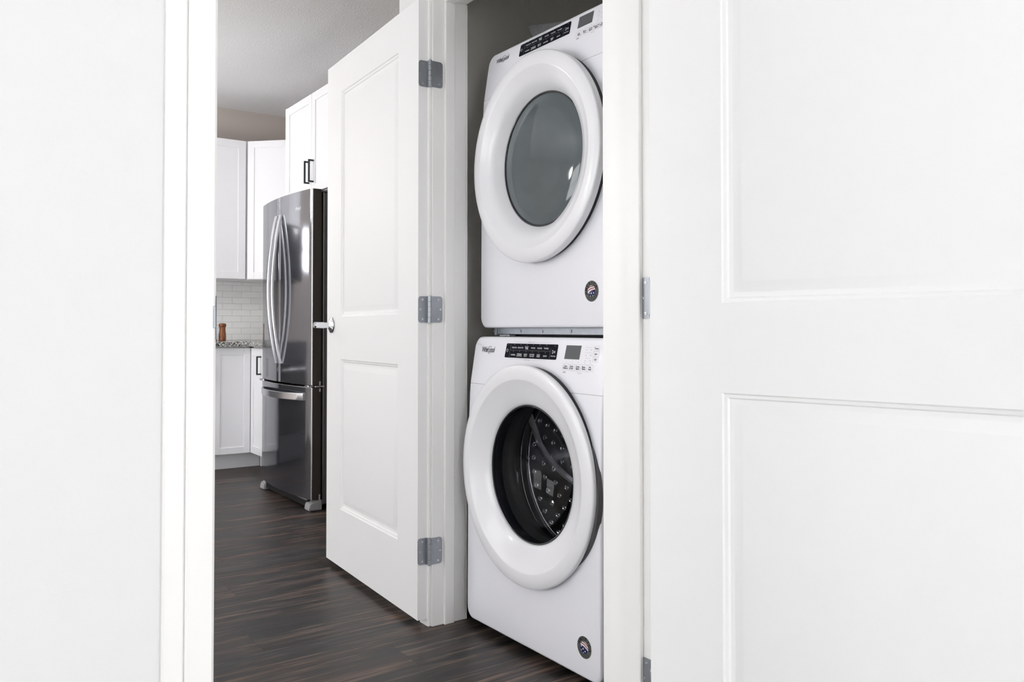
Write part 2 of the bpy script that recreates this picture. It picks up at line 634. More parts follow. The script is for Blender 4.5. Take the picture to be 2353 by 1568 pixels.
def window(name, axis, pos, a0, a1, z0, z1, label):
    w = empty(name, (0, 0, 0))
    tag(w, label, kind='structure')
    bm = B()
    t = 0.05
    def bx(u0, u1, c, d):
        if axis == 'x':
            box(bm, u0, u1, pos - 0.03, pos + 0.03, c, d, 0.004)
        else:
            box(bm, pos - 0.03, pos + 0.03, u0, u1, c, d, 0.004)
    bx(a0, a1, z0, z0 + t)
    bx(a0, a1, z1 - t, z1)
    bx(a0, a0 + t, z0 + t, z1 - t)
    bx(a1 - t, a1, z0 + t, z1 - t)
    zm = (z0 + z1) / 2
    bx(a0 + t, a1 - t, zm - 0.02, zm + 0.02)
    f = obj('window_frame', bm, 'trim', w)
    for c, d in ((z0 + t, zm - 0.02), (zm + 0.02, z1 - t)):
        bm = B()
        if axis == 'x':
            box(bm, a0 + t, a1 - t, pos - 0.003, pos + 0.003, c, d)
        else:
            box(bm, pos - 0.003, pos + 0.003, a0 + t, a1 - t, c, d)
        obj('pane', bm, 'glass', w)
    return w


window('window_1', 'x', -4.26, -6.0, -4.3, 0.55, 2.25, 'white framed living room window')
window('window_2', 'x', -4.26, -3.3, -1.55, 0.08, 2.30, 'unseen tall white framed glass patio door, added to bring in low light')
window('window_3', 'y', -6.62, -0.22, 0.18, 1.48, 1.92, 'small white framed kitchen window')
window('window_4', 'x', -2.66, 0.05, 1.75, 0.7, 2.2, 'white framed bedroom window')
window('window_5', 'y', 3.26, -0.75, 0.95, 0.7, 2.2, 'white framed bedroom side window')

# --- closet door frame
cf = tag(empty('trim_1', (-2.446, 1.384, 0)), 'white door frame of the laundry closet', kind='structure')


def wbox(name, root, dims, m='trim', bev=0.0015):
    """part given in world numbers, under a root that is only translated"""
    ox, oy, oz = root.location
    d = (dims[0] - ox, dims[1] - ox, dims[2] - oy, dims[3] - oy, dims[4] - oz, dims[5] - oz)
    return boxo(name, d, m, root, bev)


JX = -2.446
JR = JX + 0.916
wbox('side_jamb', cf, (JX - 0.019, JX, 1.384, 1.517, 0, HZ), bev=0.001)
wbox('side_jamb', cf, (JR, JR + 0.019, 1.384, 1.517, 0, HZ), bev=0.001)
wbox('head_jamb', cf, (JX - 0.019, JR + 0.019, 1.384, 1.517, HZ, HZ + 0.019), bev=0.001)
wbox('door_stop', cf, (JX, JX + 0.011, 1.428, 1.466, 0, HZ - 0.011), bev=0.002)
wbox('door_stop', cf, (JR - 0.011, JR, 1.428, 1.466, 0, HZ - 0.011), bev=0.002)
wbox('head_stop', cf, (JX, JR, 1.428, 1.466, HZ - 0.011, HZ), bev=0.002)
wbox('casing', cf, (JX - 0.064, JX - 0.005, 1.372, 1.384, 0, HZ + 0.064), bev=0.002)
wbox('casing', cf, (JR + 0.005, JR + 0.062, 1.372, 1.384, 0, HZ + 0.064), bev=0.002)
wbox('head_casing', cf, (JX - 0.005, JR + 0.005, 1.372, 1.384, HZ + 0.005, HZ + 0.064), bev=0.002)
wbox('corner_bead', cf, (JX - 0.008, JX + 0.0, 1.5175, 1.5235, 0, HZ), bev=0.001)

# --- near doorway frame
df = tag(empty('trim_2', (-1.262, 1.257, 0)), 'white door frame of the near doorway', kind='structure')
wbox('side_jamb', df, (-1.414, -1.262, 1.257, 1.276, 0, HZ), bev=0.001)
wbox('side_jamb', df, (-1.414, -1.262, 0.327, 0.346, 0, HZ), bev=0.003)
wbox('head_jamb', df, (-1.414, -1.262, 0.327, 1.276, HZ, HZ + 0.019), bev=0.001)
wbox('door_stop', df, (-1.340, -1.302, 1.246, 1.257, 0, HZ - 0.011), bev=0.002)
wbox('door_stop', df, (-1.340, -1.302, 0.346, 0.357 - 0.009, 0, HZ - 0.011), bev=0.0005)
wbox('hall_casing', df, (-1.440, -1.4145, 1.262, 1.325, 0, HZ + 0.064), bev=0.003)
wbox('hall_casing', df, (-1.440, -1.4145, 0.278, 0.336, 0, HZ + 0.064), bev=0.003)
wbox('hall_casing', df, (-1.440, -1.4145, 0.336, 1.262, HZ + 0.005, HZ + 0.064), bev=0.003)
wbox('casing', df, (-1.262, -1.245, 0.3005, 0.3405, 0, HZ + 0.064), bev=0.003)
wbox('casing', df, (-1.262, -1.249, 0.270, 0.3003, 0, HZ + 0.064), bev=0.003)
wbox('casing', df, (-1.262, -1.245, 0.3405, 1.262, HZ + 0.005, HZ + 0.064), bev=0.003)
bm = B()
box(bm, 0 - 0.040, 0.0012, -0.9112, -0.9106, 0.985, 1.05, 0.0001)
box(bm, 0.0002, 0.0178, -0.9205, -0.9165, 1.002, 1.034, 0.0006)
obj('strike_plate', bm, 'hinge', df)


# --- doors
def moulded_panel(bm, x0, x1, z0, z1, yf, s):
    """recessed moulding and raised field; yf = face plane, s = direction into the slab"""
    prof = [(0, 0), (0.003, 0.0035), (0.009, 0.0055), (0.012, 0.0095), (0.019, 0.0105), (0.023, 0.0095), (0.040, 0.0035), (0.043, 0.003)]
    rows = []
    for i, d in prof:
        rows.append([bm.verts.new((a, yf + s * d, c)) for a, c in ((x0 + i, z0 + i), (x1 - i, z0 + i), (x1 - i, z1 - i), (x0 + i, z1 - i))])
    for A, C in zip(rows, rows[1:]):
        for k in range(4):
            bm.faces.new((A[k], A[(k + 1) % 4], C[(k + 1) % 4], C[k]))
    bm.faces.new(rows[-1])


def slab(bm, L, z0, z1, ya, yb, rects):
    """door slab with rectangular holes in its visible face ya"""
    xs = sorted({L[0], L[1], *[r_[0] for r_ in rects], *[r_[1] for r_ in rects]})
    zs = sorted({z0, z1, *[r_[2] for r_ in rects], *[r_[3] for r_ in rects]})
    vg = {(a, c): bm.verts.new((a, ya, c)) for a in xs for c in zs}
    for a0, a1 in zip(xs, xs[1:]):
        for c0, c1 in zip(zs, zs[1:]):
            if any(r_[0] <= a0 and a1 <= r_[1] and r_[2] <= c0 and c1 <= r_[3] for r_ in rects):
                continue
            bm.faces.new((vg[a0, c0], vg[a1, c0], vg[a1, c1], vg[a0, c1]))
    bk = {(a, c): bm.verts.new((a, yb, c)) for a in (L[0], L[1]) for c in (z0, z1)}
    bm.faces.new((bk[L[0], z0], bk[L[0], z1], bk[L[1], z1], bk[L[1], z0]))
    for c in (z0, z1):
        bm.faces.new([vg[a, c] for a in xs] + [bk[L[1], c], bk[L[0], c]])
    for a in L:
        bm.faces.new([vg[a, c] for c in zs] + [bk[a, z1], bk[a, z0]])


def hinge_part(root, z, edge_x, s, jamb_pts):
    """hinge: door leaf on the door edge (plane x=edge_x), jamb leaf through jamb_pts, knuckle on the pin"""
    bm = B()
    hh = 0.0445
    # door leaf
    w = 0.040
    y0, y1 = 0.004 * s, 0.0355 * s
    pts = []
    r_ = 0.010
    for t in range(6):
        a = math.radians(90 * t / 5)
        pts.append((y1 - s * r_ + s * r_ * math.sin(a), hh - r_ + r_ * math.cos(a)))
    for t in range(6):
        a = math.radians(90 * t / 5)
        pts.append((y1 - s * r_ + s * r_ * math.cos(a), -hh + r_ - r_ * math.sin(a)))
    pts += [(-0.004 * s, -hh), (-0.004 * s, hh)]
    prism(bm, [(p[0], z + p[1]) for p in pts], edge_x - 0.0022, edge_x + 0.0004, axis='x')
    # bridge from leaf to knuckle
    box(bm, min(edge_x, 0) - 0.001, max(edge_x, 0) + 0.001, -0.0035, 0.0035, z - hh, z + hh)
    # jamb leaf: from the pin along direction jd, normal jn (both unit, in door space)
    p0, jd, jn = jamb_pts
    q = rrect(0.0, 0.046, -hh, hh, 0.010, 5)
    q = [(0.0 if a < 0.012 else a, (math.copysign(hh, c) if a < 0.012 else c)) for a, c in q]
    fr, bk = [], []
    for a, c in q:
        base = Vector((p0[0], p0[1], z + c)) + Vector((jd[0], jd[1], 0)) * a
        fr.append(bm.verts.new(base + Vector((jn[0], jn[1], 0)) * 0.0018))
        bk.append(bm.verts.new(base))
    bm.faces.new(fr)
    bm.faces.new(bk[::-1])
    for i in range(len(q)):
        j = (i + 1) % len(q)
        bm.faces.new((fr[i], bk[i], bk[j], fr[j]))
    bmesh.ops.remove_doubles(bm, verts=bm.verts[:], dist=1e-6)
    # knuckles
    zz = z - hh
    for k in range(5):
        hk = 2 * hh / 5
        lathe(bm, [(0, zz + 0.0004), (0.0058, zz + 0.0004), (0.0063, zz + 0.001), (0.0063, zz + hk - 0.001), (0.0058, zz + hk - 0.0004), (0, zz + hk - 0.0004)], 16)
        zz += hk
    lathe(bm, [(0, z - hh - 0.002), (0.004, z - hh - 0.002), (0.004, z + hh + 0.002), (0, z + hh + 0.002)], 12)
    h = obj('hinge', bm, 'hinge', root, smooth=35)
    # screws
    def scr(c, nrm):
        sb = B()
        lathe(sb, [(0.0012, 0.0002), (0.0014, 0.0011), (0.0034, 0.0010), (0.0038, 0.0), (0.0030, -0.0005)], 14, 'z')
        mtx = Vector(nrm).to_track_quat('Z', 'Y').to_matrix().to_4x4()
        mtx.translation = Vector(c)
        bmesh.ops.transform(sb, matrix=mtx, verts=sb.verts[:])
        obj('screw', sb, 'screw', h, smooth=40)
    for dz, dy in ((0.033, 0.020), (0.0, 0.028), (-0.033, 0.020)):
        scr((edge_x - 0.0024, s * dy, z + dz), (-1, 0, 0))
    for dz, dy in ((0.033, 0.030), (0.0, 0.038), (-0.033, 0.030)):
        c = Vector((p0[0], p0[1], z + dz)) + Vector((jd[0], jd[1], 0)) * dy + Vector((jn[0], jn[1], 0)) * 0.002
        scr(c, (jn[0], jn[1], 0))
    return h


def make_door(name, pin, rz, s, x0, label, zlo=0.015, zhi=2.125, knob=True):
    """s = +1: visible face on local +y"""
    root = tag(empty(name, (pin[0], pin[1], 0), rz), label, kind='structure')
    yf = 0.0352 * s
    L = (x0, x0 + 0.908)
    rects = [(x0 + 0.165, x0 + 0.743, 0.260, 0.876), (x0 + 0.165, x0 + 0.743, 1.051, 1.985)]
    bm = B()
    slab(bm, L, zlo, zhi, yf, 0.0002 * s, rects)
    obj('door_leaf', bm, 'door', root)
    for r_ in rects:
        bm = B()
        moulded_panel(bm, *r_, yf, -s)
        obj('raised_panel', bm, 'door', root, smooth=30)
    return root


# door_1: laundry closet door folded back against the hall wall
d1dir = Vector((-0.99842, 0.05614))
rz1 = math.atan2(d1dir.y, d1dir.x)
door1 = make_door('door_1', (-2.443, 1.372), rz1, 1, 0.017, 'white two panel closet door swung open against the hall wall', zlo=0.025, zhi=2.122)


def to_local(rz, v):
    c, s_ = math.cos(-rz), math.sin(-rz)
    return (c * v[0] - s_ * v[1], s_ * v[0] + c * v[1])


jp = to_local(rz1, (-2.446 + 2.443, 1.376 - 1.372))
jd = to_local(rz1, (0, 1))
jn = to_local(rz1, (1, 0))
for z in (1.868, 1.067, 0.253):
    hinge_part(door1, z, 0.017, 1, (jp, jd, jn))
# chrome knob on the closet door
bm = B()
kx = 0.017 + 0.849
lathe(bm, [(0, 0.0352), (0.031, 0.0352), (0.0335, 0.0375), (0.032, 0.041), (0.020, 0.047), (0.013, 0.052), (0.0115, 0.060), (0.0125, 0.070),
           (0.0135, 0.074), (0.0140, 0.105), (0.0135, 0.110), (0.011, 0.113), (0, 0.113)], 40, 'y', (kx, 0, 1.017))
kn = obj('door_knob', bm, 'chrome', door1, smooth=40)

# door_2: near bedroom door swung into the room at the right
rz2 = math.atan2(0.2168, 0.976)
door2 = make_door('door_2', (-1.262, 1.262), rz2, -1, 0.003, 'white two panel bedroom door swung open at the right')
jp = to_local(rz2, (0.0, 1.2572 - 1.262))
jd = to_local(rz2, (-1, 0))
jn = to_local(rz2, (0, -1))
for z in (1.868, 1.067, 0.253):
    hinge_part(door2, z, 0.003, -1, (jp, jd, jn))


# ------------------------------------------------------------------ laundry machines
HW = 0.343


def gy(z, hh=0.948):
    """how far the front leans back at height z (console tilts away)"""
    if z < 0.45:
        return 0.0
    if z < 0.79:
        return 0.010 * ((z - 0.45) / 0.34) ** 2
    return 0.010 + 0.030 * (z - 0.79) / 0.18


def front_rows(zt, z0, hw, inset, r):
    pts = rrect(-hw + inset, hw - inset, z0 + inset, zt - inset, max(r - inset, 0.004), 8)
    # densify the straight runs
    out = []
    n = len(pts)
    for i in range(n):
        a, c = Vector(pts[i]), Vector(pts[(i + 1) % n])
        L = (c - a).length
        k = max(1, int(L / 0.022))
        for j in range(k):
            out.append(a.lerp(c, j / k))
    return out


def machine(name, loc, ztop, ringR, ring_y, winR, zc, win_y, washer):
    root = empty(name, loc)
    zt = ztop
    outer = front_rows(zt, 0.0, HW, 0.0, 0.034)
    cen = Vector((0, zc))
    def ring(inset, dy):
        cur = []
        for p in outer:
            ix = max(-HW + inset, min(HW - inset, p.x))
            iz = max(inset, min(zt - inset, p.y))
            # keep corners round when inset
            q = Vector((p.x, p.y))
            d = (cen - q)
            q = Vector((ix, iz)) if inset < 0.004 else q + d.normalized() * inset
            cur.append((q.x, gy(q.y) + dy, q.y))
        return cur
    hr = 0.285
    loops = []
    hole = []
    for p in outer:
        d = (p - cen).normalized()
        q = cen + d * hr
        hole.append((q.x, gy(q.y), q.y))
    mids = []
    for t in (0.33, 0.66):
        cur = []
        for p, h_ in zip(outer, hole):
            e_ = p + (cen - p).normalized() * 0.010
            q = Vector((h_[0], h_[2])).lerp(e_, t)
            cur.append((q.x, gy(q.y), q.y))
        mids.append(cur)
    back = [(p.x, gy(p.y) + 0.045, p.y) for p in outer]
    loops = [[(h_[0], h_[1] + 0.035, h_[2]) for h_ in hole], hole, *mids, ring(0.010, 0.0), ring(0.0045, 0.0015), ring(0.0012, 0.005), [(p.x, gy(p.y) + 0.011, p.y) for p in outer], back]
    def skin(keep_top):
        bm = B()
        rows = [[bm.verts.new(v) for v in lp] for lp in loops]
        n = len(outer)
        for A, C in zip(rows, rows[1:]):
            for i in range(n):
                bm.faces.new((A[i], A[(i + 1) % n], C[(i + 1) % n], C[i]))
        zz = 0.7904 if keep_top else 0.7896
        bmesh.ops.bisect_plane(bm, geom=bm.verts[:] + bm.edges[:] + bm.faces[:], plane_co=(0, 0, zz), plane_no=(0, 0, 1),
                               clear_inner=keep_top, clear_outer=not keep_top)
        return bm
    obj('front_panel', skin(False), 'appliance', root, smooth=40)
    obj('control_console', skin(True), 'appliance', root, smooth=40)
    # cabinet behind the front: shell with an opening for the drum
    bm = B()
    prism(bm, rrect(-HW + 0.002, HW - 0.002, 0.003, zt - 0.006, 0.020, 4), 0.056, 0.07, axis='y')
    bm.free()
    bm = B()
    o2 = rrect(-HW + 0.002, HW - 0.002, 0.003, zt - 0.005, 0.022, 5)
    n = len(o2)
    rws = []
    for yy in (0.052, 0.74):
        rws.append([bm.verts.new((p[0], yy, p[1])) for p in o2])
    for i in range(n):
        bm.faces.new((rws[0][i], rws[0][(i + 1) % n], rws[1][(i + 1) % n], rws[1][i]))
    bm.faces.new(rws[1])
    obj('cabinet', bm, 'appliance', root, smooth=40)
    # dark inner liner seen through the seams
    bm = B()
    o3 = front_rows(zt, 0.0, HW, 0.006, 0.034)
    hole3 = []
    for p in o3:
        d = (Vector(p) - cen).normalized()
        hole3.append(cen + d * 0.262)
    a = [bm.verts.new((p[0], gy(p[1]) + 0.020, p[1])) for p in o3]
    c = [bm.verts.new((p[0], gy(p[1]) + 0.020, p[1])) for p in hole3]
    for i in range(len(o3)):
        j = (i + 1) % len(o3)
        bm.faces.new((a[i], a[j], c[j], c[i]))
    obj('inner_liner', bm, 'fside', root)

    # door ring with its window
    R_, W_ = ringR, winR
    y = ring_y
    bm = B()
    prof = [(R_ * 0.95, y * 0.36), (R_ - 0.004, y * 0.36), (R_ - 0.001, y * 0.42), (R_, y + 0.003), (R_ - 0.0012, y - 0.0005), (R_ - 0.005, y - 0.003),
            (R_ * 0.93, y - 0.0055), (R_ * 0.872, y - 0.0060), (R_ * 0.862, y - 0.0052), (R_ * 0.852, y - 0.0030),
            (R_ * 0.78, y + 0.0060), (R_ * 0.70, y + 0.0190), (W_ + 0.008, win_y - 0.0085), (W_ + 0.003, win_y - 0.004), (W_ + 0.001, win_y), (W_ - 0.001, win_y + 0.008)]
    lathe(bm, prof, 128, 'y', (0, 0, zc))
    dr = obj('door', bm, 'ring', root, smooth=50)
    # dark gap / gasket ring behind the door
    bm = B()
    lathe(bm, [(R_ * 0.94, y * 0.34), (R_ - 0.0065, y * 0.34), (R_ - 0.0065, 0.020), (R_ * 0.90, 0.022), (0.27, 0.014)], 96, 'y', (0, 0, zc))
    obj('door_back', bm, 'black', dr, smooth=40)
    bm = B()
    lathe(bm, [(W_ + 0.0015, win_y - 0.0005), (W_ - 0.001, win_y - 0.0022), (W_ - 0.004, win_y - 0.001), (W_ - 0.0055, win_y + 0.004), (W_ - 0.006, win_y + 0.022)], 96, 'y', (0, 0, zc))
    obj('window_bezel', bm, 'bezel', dr, smooth=40)
    return root, dr


def console_print(root, dx, dz, washer, sx=1.0, sz=1.0):
    """display, touch strip and all the printing, laid on the leaning console"""
    def S(e):                      # surface mapper at offset e in front of the console
        return lambda x, z: (x * sx + dx, gy(0.9275 + dz + (z - 0.9275) * sz) - e, 0.9275 + dz + (z - 0.9275) * sz)
    def quad(bm, pts, e, mi=0):
        f = bm.faces.new([bm.verts.new(S(e)(*p)) for p in pts])
        f.material_index = mi
    def raised(name, pts, e, m, par):
        bm = B()
        a = [bm.verts.new(S(e)(*p)) for p in pts]
        c = [bm.verts.new(S(-0.001)(*p)) for p in pts]
        bm.faces.new(a)
        for i in range(len(pts)):
            j = (i + 1) % len(pts)
            bm.faces.new((a[i], c[i], c[j], a[j]))
        return obj(name, bm, m, par)
    TL, TR, BR, BL = (-0.150, 0.9275), (0.118, 0.9275), (0.116, 0.882), (-0.154, 0.882)
    rx = [(TL[0] + 0.003, TL[1]), (TR[0] - 0.003, TR[1]), (TR[0], TR[1] - 0.003), (BR[0], BR[1] + 0.003), (BR[0] - 0.003, BR[1]), (BL[0] + 0.003, BL[1]), (BL[0], BL[1] + 0.003), (TL[0], TL[1] - 0.003)]
    strip = raised('touch_strip', rx, 0.0012, 'panel', root)
    bm = B()
    e = 0.0016
    def T(s, size, x, z, bold=0.0, e_=0.0016, b_=None, align='CENTER', shear=0.0, spacing=1.0):
        f = S(e_)
        put(b_ if b_ is not None else bm, text_geo(s, size, align, shear, spacing, bold), lambda u, v: f(x + u, z + v))
    row1 = ['REGULAR', 'DELICATES', 'BULKY\nITEMS', 'WHITES', 'COLORS', 'TOWELS']
    row2 = ['NORMAL', 'WRINKLE\nCONTROL', 'HEAVY\nDUTY', 'SANITIZE\nwith OXI' if washer else 'SANITIZE', 'COLD\nWASH' if washer else 'TIMED\nDRY', 'QUICK']
    for k in range(6):
        x = -0.105 + k * 0.0335
        T(row1[k], 0.0061, x, 0.9145, 0.00004)
        T(row2[k], 0.0061, x - 0.002, 0.8915, 0.00004)
        for zz in (0.9245, 0.9025):
            xx = x + (0 if zz > 0.91 else -0.002)
            quad(bm, [(xx - 0.0007, zz - 0.0007), (xx + 0.0007, zz - 0.0007), (xx + 0.0007, zz + 0.0007), (xx - 0.0007, zz + 0.0007)], e)
    for xx, zz in ((-0.139, 0.923), (0.104, 0.923)):
        quad(bm, [(xx - 0.0007, zz - 0.0007), (xx + 0.0007, zz - 0.0007), (xx + 0.0007, zz + 0.0007), (xx - 0.0007, zz + 0.0007)], e)
    # power symbol
    f = S(e)
    def arc(cx, cz, r0, r1, a0, a1, n=20, b_=None, ff=None):
        b_ = b_ or bm
        ff = ff or f
        pr = None
        for i in range(n + 1):
            t = math.radians(a0 + (a1 - a0) * i / n)
            cur = (b_.verts.new(ff(cx + r0 * math.cos(t), cz + r0 * math.sin(t))), b_.verts.new(ff(cx + r1 * math.cos(t), cz + r1 * math.sin(t))))
            if pr:
                b_.faces.new((pr[0], pr[1], cur[1], cur[0]))
            pr = cur
    arc(-0.142, 0.905, 0.0042, 0.0051, 115, 425)
    quad(bm, [(-0.1424, 0.905), (-0.1416, 0.905), (-0.1416, 0.911), (-0.1424, 0.911)], e)
    # start / pause symbol: outlined triangle with two bars
    def seg(p, q, w, b_=None, e_=None):
        b_ = b_ or bm
        p, q = Vector(p), Vector(q)
        d = (q - p).normalized()
        nn_ = Vector((-d.y, d.x)) * w / 2
        ff = S(e_ if e_ is not None else e)
        b_.faces.new([b_.verts.new(ff(v_.x, v_.y)) for v_ in (p - nn_, q - nn_, q + nn_, p + nn_)])
    tr = [(0.0945, 0.8995), (0.0945, 0.9105), (0.1035, 0.905)]
    for i in range(3):
        seg(tr[i], tr[(i + 1) % 3], 0.0010)
    seg((0.1052, 0.9015), (0.1052, 0.9085), 0.0010)
    seg((0.1078, 0.9015), (0.1078, 0.9085), 0.0010)
    T('Hold to Start', 0.0042, 0.100, 0.8925, 0.00008)
    obj('strip_lettering', bm, 'whiteink', strip)
    bm = B()
    seg((-0.1255, 0.925), (-0.1285, 0.884), 0.0014)
    seg((0.0855, 0.915), (0.0835, 0.884), 0.0014)
    seg((-0.127, 0.9065), (0.084, 0.9065), 0.0010)
    obj('divider_lines', bm, 'darkline', strip)
    # display
    raised('display', [(0.158, 0.926), (0.2255, 0.926), (0.222, 0.886), (0.154, 0.886)], 0.0008, 'screen', root)
    # light frame round the strip and grey printing on the enamel
    bm = B()
    e = 0.0006
    f = S(e)
    bottom = ['Clean\nWasher', 'Drain\n& Spin', 'Cycle\nSignal', 'Extra\nRinse', 'Pre\nSoak'] if washer else ['Less\nTime', 'More\nTime', 'Cycle\nSignal', 'Damp Dry\nSignal', 'Static\nReduce']
    for k in range(5):
        x = 0.165 + k * 0.0272
        T(bottom[k], 0.0068, x, 0.8625, 0.00012, 0.0006)
        quad(bm, [(x - 0.0007 + 0.001, 0.8772), (x + 0.0017, 0.8772), (x + 0.0017, 0.8786), (x + 0.0003, 0.8786)], e)
    for j, (zz, wd, tt) in enumerate(((0.919, 4, 'Temp'), (0.9035, 4, 'Spin'), (0.888, 3, 'Soil'))):
        T(tt if washer else ('Temp', 'Dry', 'Time')[j], 0.0070, 0.2925, zz, 0.00010, 0.0006)
        for k in range(wd):
            xx = 0.247 + (4 - wd) * 0.004 + k * 0.0078
            quad(bm, [(xx, zz + 0.0020), (xx + 0.0013, zz + 0.0020), (xx + 0.0013, zz + 0.0033), (xx, zz + 0.0033)], e)
    T('LOCK', 0.0048, 0.162, 0.8475, 0.0001, 0.0006)
    obj('button_lettering', bm, 'ink', root)
    bm = B()
    f = S(0.0005)
    ed = 0.0005
    x0, x1, z0, z1 = 0.151, 0.2875, 0.8535, 0.872
    for k in range(6):
        x = x0 + (x1 - x0) * k / 5
        seg((x, z0), (x, z1), 0.0005, bm, ed)
    seg((x0, z0), (x1, z0), 0.0005, bm, ed)
    seg((x0, z1), (x1, z1), 0.0005, bm, ed)
    for zz in (0.919, 0.9035, 0.888):
        for p, q in (((0.282, zz - 0.0065), (0.305, zz - 0.0065)), ((0.282, zz + 0.0065), (0.305, zz + 0.0065)), ((0.282, zz - 0.0065), (0.282, zz + 0.0065)), ((0.305, zz - 0.0065), (0.305, zz + 0.0065))):
            seg(p, q, 0.0005, bm, ed)
        T('Low', 0.0040, 0.250, zz - 0.0045, 0.00005, ed)
        T('High', 0.0040, 0.271, zz - 0.0045, 0.00005, ed)
    seg((-0.110, 0.9322), (-0.035, 0.9322), 0.0005, bm, ed)
    seg((0.000, 0.9322), (0.080, 0.9322), 0.0005, bm, ed)
    seg((-0.125, 0.8773), (-0.048, 0.8773), 0.0005, bm, ed)
    seg((-0.012, 0.8773), (0.068, 0.8773), 0.0005, bm, ed)
    T('WHAT to wash' if washer else 'WHAT to dry', 0.0050, -0.018, 0.9322, 0.0001, ed)
    T('HOW to wash' if washer else 'HOW to dry', 0.0050, -0.030, 0.8773, 0.0001, ed)
    T('Hold 3 sec', 0.0042, 0.232, 0.8475, 0.00005, ed)
    obj('grey_printing', bm, 'greyink', root)['kind'] = 'stuff'
    # maker's wordmark with its swirl
    bm = B()
    f = S(0.0009)
    put(bm, text_geo('Whirl', 0.0265, 'LEFT', 0.22, 0.78, 0.0), lambda u, v: f(-0.2955 + u * 0.80, 0.9045 + v))
    put(bm, text_geo('ool', 0.0265, 'LEFT', 0.22, 0.78, 0.0), lambda u, v: f(-0.2420 + u * 0.80, 0.9045 + v))
    put(bm, text_geo('p', 0.0265, 'LEFT', 0.22, 0.78, 0.0), lambda u, v: f(-0.2520 + u * 0.80, 0.9045 + v))
    pr = None
    for i in range(31):
        t = math.radians(200 - 330 * i / 30)
        w_ = 0.0011 * math.sin(PI * i / 30) + 0.0001
        cx_, cz_ = -0.2475, 0.9040
        ra, rb = 0.0150, 0.0105
        th = math.radians(38)
        def pt(k):
            a_, b2 = (ra + k) * math.cos(t), (rb + k) * math.sin(t)
            return f(cx_ + (a_ * math.cos(th) - b2 * math.sin(th)) * 0.85, cz_ + a_ * math.sin(th) + b2 * math.cos(th))
        cur = (bm.verts.new(pt(-w_ / 2)), bm.verts.new(pt(w_ / 2)))
        if pr:
            bm.faces.new((pr[0], pr[1], cur[1], cur[0]))
        pr = cur
    obj('wordmark', bm, 'ink', root)


